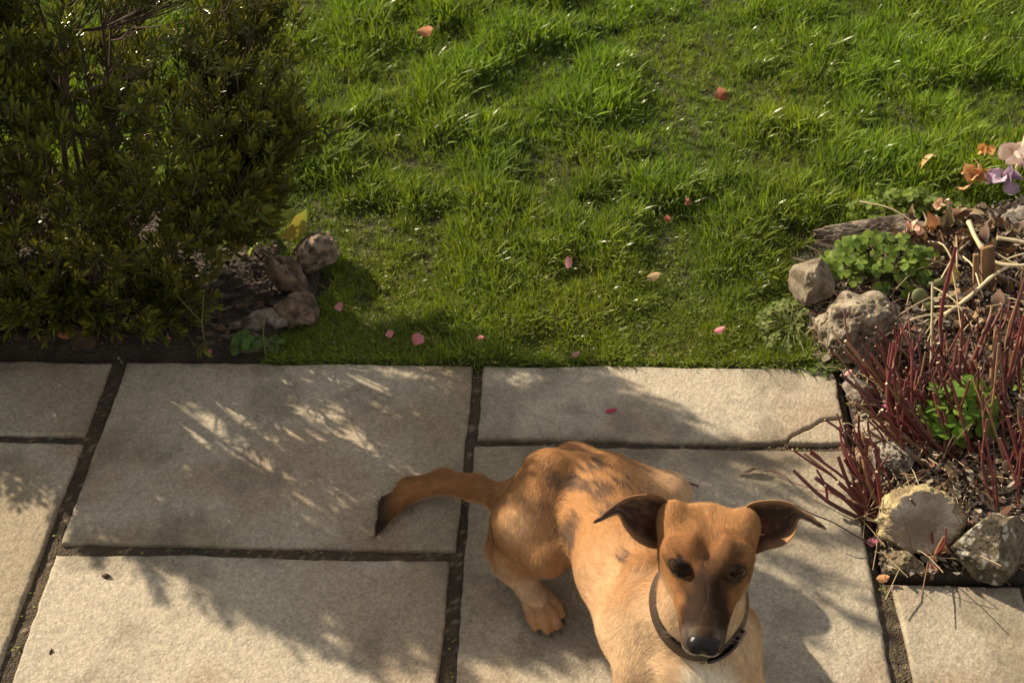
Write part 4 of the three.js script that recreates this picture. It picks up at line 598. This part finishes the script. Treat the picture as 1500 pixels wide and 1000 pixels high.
part('ear', earGeo([[845, 165, -0.012], [885, 125, 0.0], [960, 108, 0.008], [1050, 115, 0.012], [1110, 150, 0.014], [1170, 188, 0.014], [1238, 245, 0.012]], [[905, 395, -0.018], [960, 365, -0.006], [1035, 335, 0.002], [1085, 280, 0.006], [1108, 205, 0.010], [1170, 222, 0.012], [1232, 252, 0.012]], 8), earMat, dog);
// eyes, nose, claws
const eyeMat = new THREE.MeshPhysicalMaterial({ vertexColors: true, roughness: 0.1, specularIntensity: 0.35 });
for (const s of [-1, 1]) {
  const g = new THREE.SphereGeometry(0.0112, 28, 20); const e = part('eye', paint(g, (x, y, z) => { const a = Math.acos(clamp((z * 0.86 + y * 0.5) / 0.0112, -1, 1)); return a < 0.3 ? [0.003, 0.002, 0.002] : a < 0.7 ? [0.03, 0.013, 0.006] : [0.03, 0.02, 0.015]; }), eyeMat, dog);
  e.position.copy(V(s * 0.0315, 0.0135, 0.0437).applyMatrix4(headTurn));
}
{
  const noseF = (p) => { const m = [Math.abs(p[0]), p[1], p[2]]; let d = ell(m, [0, 0, 0], [0.0165, 0.0125, 0.0125]); d = smin(d, ell(m, [0.009, -0.002, 0.004], [0.0085, 0.0095, 0.009]), 0.006); d = smax(d, -ell(m, [0.0085, -0.003, 0.0135], [0.0042, 0.0028, 0.005]), 0.003); d = smax(d, -cap(m, [0, -0.001, 0.0135], [0, -0.013, 0.011], 0.0009, 0.0009), 0.002); return d + 0.0004 * noise(p[0] * 900, p[1] * 900, p[2] * 900); };
  const m = nets(noseF, [-0.022, -0.018, -0.018], [0.022, 0.018, 0.02], 0.0011), g = geom(m.pos, m.idx, m.nor); g.applyMatrix4(new THREE.Matrix4().makeTranslation(0, -0.0165, 0.129)); g.applyMatrix4(headTurn);
  part('nose', g, new THREE.MeshPhysicalMaterial({ color: rgb(0.007, 0.006, 0.006), roughness: 0.36, specularIntensity: 0.45 }), dog);
  const clawMat = std({ color: rgb(0.035, 0.026, 0.02), roughness: 0.45 });
  for (const w of paws) for (let i = 1; i < 8; i += 2) { const e = w.toes[i][1], p = V(...e).addScaledVector(w.d, 0.005); part('claw', tube([p, p.clone().addScaledVector(w.d, 0.006).add(V(0, -0.002, 0)), p.clone().addScaledVector(w.d, 0.010).add(V(0, -0.006, 0))], [0.0028, 0.0022, 0.0005], 7), clawMat, dog); }
}
// whiskers
for (const s of [-1, 1]) for (let i = 0; i < 5; i++) { const a = V(s * 0.018, -0.022 - 0.004 * (i % 3), 0.098 + 0.006 * i), d = V(s * (0.9 - 0.1 * i), -0.35 + 0.08 * i, 0.25 - 0.12 * i).normalize(), p = curve([a, a.clone().addScaledVector(d, 0.014), a.clone().addScaledVector(d, 0.028).add(V(0, -0.004, -0.004))], 5).map((q) => q.applyMatrix4(headTurn)); part('whisker', tube(p, [0.00025, 0.00022, 0.0002, 0.00016, 0.00012, 0.00006], 4), std({ color: rgb(0.2, 0.15, 0.1) }), dog); }
// collar
{
  const leather = std({ color: rgb(0.035, 0.02, 0.013), roughness: 0.6, bumpMap: earthBump, bumpScale: 0.0006 }), C = V(0.3265, 0.268, 0.6875), ax = V(0.02, 0.80, 0.60).normalize(), X = V(1, 0, 0).addScaledVector(ax, -ax.x).normalize(), Y = ax.clone().cross(X);
  const ringAt = (t, r, h) => C.clone().addScaledVector(X, Math.cos(t) * r * 0.98).addScaledVector(Y, Math.sin(t) * r * 1.06).addScaledVector(ax, h);
  const pos = [], idx = [], uv = [], n = 96, prof = [[0.0560, -0.0125], [0.0605, -0.013], [0.0612, -0.010], [0.0548, 0.0095], [0.0540, 0.0125], [0.0505, 0.0125], [0.0530, 0]], m = prof.length;
  for (let i = 0; i < n; i++) prof.forEach(([r, h], k) => { const t = i / n * 6.28318, p = ringAt(t, r + 0.0012 * Math.sin(t * 3), h); pos.push(p.x, p.y, p.z); uv.push(i / n * 3, k / m); });
  for (let i = 0; i < n; i++) for (let k = 0; k < m; k++) { const a = i * m + k, b = i * m + (k + 1) % m, c = ((i + 1) % n) * m + k, d = ((i + 1) % n) * m + (k + 1) % m; idx.push(a, c, b, b, c, d); }
  const col = part('collar', geom(pos, idx, null, null, uv), leather, dog);
  const metal = std({ color: rgb(0.16, 0.13, 0.10), metalness: 1, roughness: 0.35 });
  const bt = -0.62, bp = ringAt(bt, 0.0585, 0), bn = ringAt(bt, 0.08, 0).sub(bp).normalize(), tg = ringAt(bt + 0.1, 0.0585, 0).sub(bp).normalize(), basis = new THREE.Matrix4().makeBasis(tg, ax, bn).setPosition(bp);
  const sh = new THREE.Shape(); sh.moveTo(-0.009, -0.0135); sh.lineTo(0.009, -0.0135); sh.lineTo(0.009, 0.0135); sh.lineTo(-0.009, 0.0135); const ho = new THREE.Path(); ho.moveTo(-0.0065, -0.011); ho.lineTo(-0.0065, 0.011); ho.lineTo(0.0065, 0.011); ho.lineTo(0.0065, -0.011); sh.holes.push(ho);
  const bg = new THREE.ExtrudeGeometry(sh, { depth: 0.0025, bevelEnabled: true, bevelSize: 0.0006, bevelThickness: 0.0006, bevelSegments: 2 }); bg.applyMatrix4(basis); part('buckle', bg, metal, col);
  // the loose end of the strap, from the buckle round under the chin
  const sp = [], si = [], N = 26; for (let i = 0; i <= N; i++) { const t = i / N, a = lerp(-0.62, -1.42, t), tipw = t > 0.86 ? Math.sqrt(Math.max(0.02, 1 - ((t - 0.86) / 0.14) ** 2)) : 1; for (const [dr, dh] of [[0, -1], [0, 1], [0.0028, 1], [0.0028, -1]]) { const p = ringAt(a, 0.0585 + 0.004 * t + dr, dh * 0.0095 * tipw - 0.010 * t * t); sp.push(p.x, p.y, p.z); } }
  for (let i = 0; i < N; i++) for (let k = 0; k < 4; k++) { const a = i * 4 + k, b = i * 4 + (k + 1) % 4; si.push(a, b, a + 4, b, b + 4, a + 4); } for (const e of [0, N * 4]) si.push(e, e + 1, e + 2, e, e + 2, e + 3);
  part('strap_end', new THREE.BufferGeometry().copy(geom(sp, si)).toNonIndexed(), leather, col).geometry.computeVertexNormals();
  const rg = new THREE.TorusGeometry(0.0035, 0.0009, 8, 20); rg.applyMatrix4(new THREE.Matrix4().makeBasis(X, Y, ax).setPosition(ringAt(-1.52, 0.061, -0.004))); part('ring', rg, metal, col);
}
// short coat: single hairs that lie along the body
{
  const R = rng(77), P = skin.pos, I = skin.idx, nT = I.length / 3, cum = new Float64Array(nT); let tot = 0; const A = V(0, 0, 0), B = V(0, 0, 0), D = V(0, 0, 0), at = (i, o) => o.set(P[i * 3], P[i * 3 + 1], P[i * 3 + 2]);
  for (let t = 0; t < nT; t++) { at(I[t * 3], A); at(I[t * 3 + 1], B); at(I[t * 3 + 2], D); const area = B.sub(A).cross(D.sub(A)).length() / 2; tot += A.y < 0.004 ? 0 : area * (A.z > 0.8 && A.y < 0.1 ? 0.2 : A.y > 0.3 ? 1.7 : 1); cum[t] = tot; }
  const n = 620000, pos = new Float32Array(n * 9), nor = new Float32Array(n * 9), col = new Float32Array(n * 9), inv = new THREE.Matrix4().copy(headBack), tmp = V(0, 0, 0);
  for (let k = 0; k < n; k++) {
    const r = R() * tot; let lo = 0, hi = nT - 1; while (lo < hi) { const m = (lo + hi) >> 1; cum[m] < r ? lo = m + 1 : hi = m; }
    let u = R(), v = R(); if (P[I[lo * 3] * 3 + 2] && skin.nor[I[lo * 3] * 3 + 1] < -0.35 && R() < 0.7) { k--; continue; } if (u + v > 1) { u = 1 - u; v = 1 - v; } const w = 1 - u - v, ia = I[lo * 3], ib = I[lo * 3 + 1], ic = I[lo * 3 + 2], mixA = (arr, q) => w * arr[ia * 3 + q] + u * arr[ib * 3 + q] + v * arr[ic * 3 + q];
    const p = V(mixA(P, 0), mixA(P, 1), mixA(P, 2)), nn = V(mixA(skin.nor, 0), mixA(skin.nor, 1), mixA(skin.nor, 2)).normalize(), dir = V(0, 0, 0); let L = 0.0085, lift = 0.055;
    tmp.copy(p).applyMatrix4(inv); const hd = headF([tmp.x, tmp.y, tmp.z]);
    const isHead = Math.abs(hd) < 0.004 && p.y > 0.28; if (isHead) {
      if (Math.hypot((Math.abs(tmp.x) - 0.0315) / 1.35, tmp.y - 0.0145) < 0.0098 && tmp.z > 0.04) { continue; } if (tmp.z > 0.122 && Math.abs(tmp.x) < 0.017 && tmp.y > -0.03) continue;
      dir.set(tmp.x * 4, 0.05, -1).transformDirection(headTurn); L = lerp(0.0075, 0.003, sstep(-0.02, 0.1, tmp.z)); lift = 0.05;
    } else { for (const [a, b, ra, rb, , s] of bones) { const d = cap([p.x, p.y, p.z], a, b, ra, rb), q = Math.exp(-Math.abs(d) / 0.012) * s, l = len3(b[0] - a[0], b[1] - a[1], b[2] - a[2]); dir.x += (b[0] - a[0]) / l * q; dir.y += (b[1] - a[1]) / l * q; dir.z += (b[2] - a[2]) / l * q; } dir.y -= 0.25 * dir.length(); if (p.x < 0.06) { L = 0.016; lift = 0.13; } if (p.y < 0.04 && p.x > 0.06) L = 0.005; }
    dir.addScaledVector(nn, -dir.dot(nn)).normalize(); const side = nn.clone().cross(dir); dir.addScaledVector(side, (R() - 0.5) * 0.55).normalize(); side.copy(nn).cross(dir).normalize();
    const l = L * lerp(0.6, 1.25, R()), hw = 0.00017 * lerp(0.7, 1.3, R()) * (p.y > 0.3 ? 0.8 : 1), tip = p.clone().addScaledVector(dir, l).addScaledVector(nn, l * (R() < 0.03 ? 0.35 : lift * (0.4 + 1.2 * R()))), sink = 0.0003, tuftK = fbm3(p.x * 140, p.y * 140, p.z * 140, 2), g = lerp(0.62, 1.28, R()) * (0.78 + 0.44 * tuftK), o = k * 9, j = (R() - 0.5) * 2.4 * l, jp = [p.x + dir.x * j, p.y + dir.y * j, p.z + dir.z * j];
    const cc = isHead ? (tmp.set(...jp).applyMatrix4(inv), headColor([tmp.x, tmp.y, tmp.z], nn)) : p.y > 0.055 ? bodyColor(jp, [nn.x, nn.y, nn.z]) : [mixA(skin.col, 0), mixA(skin.col, 1), mixA(skin.col, 2)];
    pos.set([p.x + side.x * hw + nn.x * sink, p.y + side.y * hw + nn.y * sink, p.z + side.z * hw + nn.z * sink, p.x - side.x * hw + nn.x * sink, p.y - side.y * hw + nn.y * sink, p.z - side.z * hw + nn.z * sink, tip.x, tip.y, tip.z], o);
    const h = nn.clone().addScaledVector(side, (R() - 0.5) * 0.7).normalize(); for (let q = 0; q < 3; q++) { nor.set([h.x, h.y, h.z], o + q * 3); const s = g * (q === 2 ? 1.08 : 0.96); col.set([cc[0] * s, cc[1] * s, cc[2] * s], o + q * 3); }
  }
  const g = new THREE.BufferGeometry(); g.setAttribute('position', new THREE.BufferAttribute(pos, 3)); g.setAttribute('normal', new THREE.BufferAttribute(nor, 3)); g.setAttribute('color', new THREE.BufferAttribute(col, 3));
  part('fur', g, coatMat, dog).userData.kind = 'stuff';
}
// ------------------------------------------------------------------ litter, twigs and crumbs
{
  const R = rng(91), pos = [], idx = [], col = [];
  const chip = (x, y, z, s, c) => { const o = pos.length / 3, q = new THREE.Quaternion().setFromEuler(new THREE.Euler((R() - 0.5) * 1.6, R() * 6.283, (R() - 0.5) * 1.6)), k = 0.3 + R() * 0.6, bend = (R() - 0.5) * s; for (const [a, b, e] of [[-1, 0, 0], [-0.3, k, 0.5], [0.6, k * 0.8, 0.4], [1, 0, 0], [0.3, -k, 0.5], [-0.6, -k * 0.7, 0.4]]) { const p = V(a * s * (0.8 + 0.4 * R()), e * bend, b * s * (0.7 + 0.5 * R())).applyQuaternion(q); pos.push(x + p.x, y + p.y, z + p.z); col.push(...c); } idx.push(o, o + 1, o + 5, o + 1, o + 2, o + 5, o + 2, o + 4, o + 5, o + 2, o + 3, o + 4); };
  const tones = [[0.30, 0.20, 0.10], [0.14, 0.08, 0.045], [0.44, 0.35, 0.24], [0.07, 0.045, 0.03], [0.36, 0.16, 0.10], [0.22, 0.14, 0.07]];
  for (let i = 0; i < 11000; i++) { const x = 0.58 + 0.62 * Math.pow(R(), 1.3), z = lerp(-0.40, 0.445, R()); if (!rightBed(x, z)) continue; const edge = sstep(0.72, 0.64, x) * sstep(-0.02, 0.05, z), k = R() < 0.25 + 0.3 * edge ? [0.46, 0.38, 0.28] : tones[Math.floor(R() * 6)]; chip(x, 0.004 + 0.05 * sstep(0.62, 0.95, x) + 0.012 * R() + 0.012 * edge * R(), z, lerp(0.0015, 0.011, R() ** 3), ((f) => k.map((q) => q * f))(lerp(0.25, 0.8, R()))); }
  mono('leaf_litter', geom(pos, idx, null, col), dryMat, null, 'dry brown and cream leaf litter covering the right bed', 'leaf litter', null, 'stuff');
}
{
  const R = rng(93), gs = [], add = (x, z, l) => { const a = R() * 6.283, d = V(Math.cos(a), 0.15 * R(), Math.sin(a)), b = V(x, 0.012 + 0.02 * R(), z), t = R(); gs.push(tube([b, b.clone().addScaledVector(d, l / 2).add(V(0, 0.008 * R(), 0)), b.clone().addScaledVector(d, l)], [0.0011, 0.0009, 0.0005], 4, mix3([0.14, 0.07, 0.035], [0.42, 0.33, 0.19], t))); };
  for (let i = 0; i < 900; i++) { const x = 0.60 + 0.5 * Math.pow(R(), 1.2), z = lerp(-0.36, 0.435, R()); if (rightBed(x, z)) add(x, z, lerp(0.02, 0.075, R())); }
  for (let i = 0; i < 60; i++) { const x = lerp(0.78, 1.06, R()), z = lerp(-0.3, 0.0, R()), a = R() * 6.283, l = lerp(0.06, 0.16, R()), b = V(x, 0.03 + 0.05 * R(), z), d = V(Math.cos(a), 0.3 * (R() - 0.3), Math.sin(a)); gs.push(tube(curve([b, b.clone().addScaledVector(d, l / 2).add(V(0, 0.02 * R(), 0.02 * (R() - 0.5))), b.clone().addScaledVector(d, l)], 6), lerp(0.0008, 0.002, R()), 5, mix3([0.22, 0.14, 0.07], [0.5, 0.42, 0.26], R()))); }
  mono('twig_litter', mergeGeometries(gs), redMat, null, 'fine dry twigs and bleached stalks scattered through the right bed', 'twigs', null, 'stuff');
}
{
  const R = rng(95), pos = [], idx = [], col = [];
  for (let i = 0; i < 3000; i++) { const x = lerp(-1.25, -0.32, R()), z = -0.01 - 0.36 * R(); if (leftBed(x, z) < 0.3) continue; const o = pos.length / 3, s = lerp(0.002, 0.014, R() ** 3), a = R() * 6.283, y = lawnY(x, z) + 0.027 + 0.006 * R(), c = mix3([0.03, 0.018, 0.010], [0.12, 0.068, 0.034], R()); for (let k = 0; k < 4; k++) { const q = a + k * 1.57; pos.push(x + Math.cos(q) * s, y + (R() - 0.5) * s, z + Math.sin(q) * s * 0.6); col.push(...c); } idx.push(o, o + 2, o + 1, o, o + 3, o + 2); }
  mono('leaf_litter', geom(pos, idx, null, col), dryMat, null, 'dark leaf litter on the soil under the evergreen shrub', 'leaf litter', null, 'stuff');
}
{
  const R = rng(97), kinds = [0, 1, 2, 3, 4].map((i) => leafGeo(1, 0.55, { rows: 6, peak: 0.5, fold: 0.6, curl: 1.1, wave: 0.7, seed: 80 + i, col: [[0.10, 0.05, 0.02], [0.17, 0.09, 0.035], [0.07, 0.035, 0.02], [0.22, 0.13, 0.055], [0.12, 0.08, 0.03]][i], tipCol: [[0.15, 0.07, 0.03], [0.24, 0.13, 0.05], [0.11, 0.05, 0.025], [0.30, 0.19, 0.09], [0.18, 0.13, 0.05]][i] })), gs = [];
  for (let i = 0; i < 300; i++) { const a = R() * 6.283, r = Math.sqrt(R()), k = i < 170 ? 0 : 1, x = [0.875, 0.93][k] + Math.cos(a) * r * [0.12, 0.12][k], z = [-0.285, -0.06][k] + Math.sin(a) * r * [0.065, 0.12][k]; if (!rightBed(x, z)) continue; gs.push(kinds[Math.floor(R() * 5)].clone().applyMatrix4(M4(V(x, 0.03 + 0.035 * (1 - r) * R() + 0.03 * R(), z), look(V(R() * 2 - 1, R() - 0.35, R() * 2 - 1), R() * 6.283), lerp(0.02, 0.046, R())))); }
  mono('dead_leaves', mergeGeometries(gs), dryMat, null, 'heap of crumpled dead brown leaves behind the stake in the right bed', 'dead leaves', null, 'stuff');
}
function twig(pts, r, label, c = [0.07, 0.03, 0.02], fork) { const t = group('twig', V(...pts[0]), label, 'twig'), o = V(...pts[0]), p = curve(pts.map((q) => V(...q).sub(o)), 18); part('stem', tube(p, p.map((_, i) => r * lerp(0.65, 1.1, i / 18) * (0.9 + 0.2 * hash(i, 4, 9))), 5, c), redMat, t); return t; }
const tA = twig([[0.470, 0.006, 0.243], [0.492, 0.009, 0.249], [0.51, 0.014, 0.273], [0.54, 0.03, 0.30], [0.575, 0.04, 0.322], [0.605, 0.045, 0.345]], 0.0013, 'thin red brown twig over the slab ending in a curled dead leaf', [0.14, 0.05, 0.03]);
{ const g = leafGeo(0.045, 0.014, { rows: 8, peak: 0.5, fold: 0.6, curl: 0.5, wave: 0.6, col: [0.07, 0.05, 0.035], tipCol: [0.14, 0.09, 0.055], seed: 6 }); g.applyQuaternion(look(V(-1, 0.0, -0.05), 2.2)); g.translate(0.004, 0.004, 0); part('dead_leaf', g, dryMat, tA); }
twig([[0.50, 0.055, 0.352], [0.525, 0.05, 0.365], [0.555, 0.04, 0.372], [0.59, 0.025, 0.385], [0.635, 0.01, 0.40]], 0.0013, 'thin dark twig reaching from the bed to the ear of the dog', [0.05, 0.03, 0.02]);
twig([[0.318, 0.004, 0.270], [0.335, 0.006, 0.267], [0.352, 0.006, 0.271], [0.366, 0.004, 0.274]], 0.0017, 'short dark red stick on the slab behind the head of the dog', [0.10, 0.03, 0.025]);
const crumbMat = std({ color: rgb(0.035, 0.02, 0.012), roughness: 0.9 });
mono('soil_crumb', stoneGeo(71, [0.006, 0.003, 0.004], { detail: 6, rough: 0.6 }), crumbMat, V(-0.52, 0.002, 0.463), 'dark crumb of soil on the lower left slab near its corner', 'soil crumb');
mono('soil_crumb', stoneGeo(73, [0.002, 0.002, 0.005], { detail: 6, rough: 0.5 }), crumbMat, V(-0.564, 0.002, 0.595), 'thin dark crumb on the sunlit bottom left of the slab', 'soil crumb');
mono('soil_crumb', stoneGeo(75, [0.003, 0.002, 0.003], { detail: 6, rough: 0.5 }), crumbMat, V(-0.125, 0.002, 0.305), 'tiny dark crumb on the slab beside the tail of the dog', 'soil crumb');
shade(scene);
renderer.render(scene, camera);
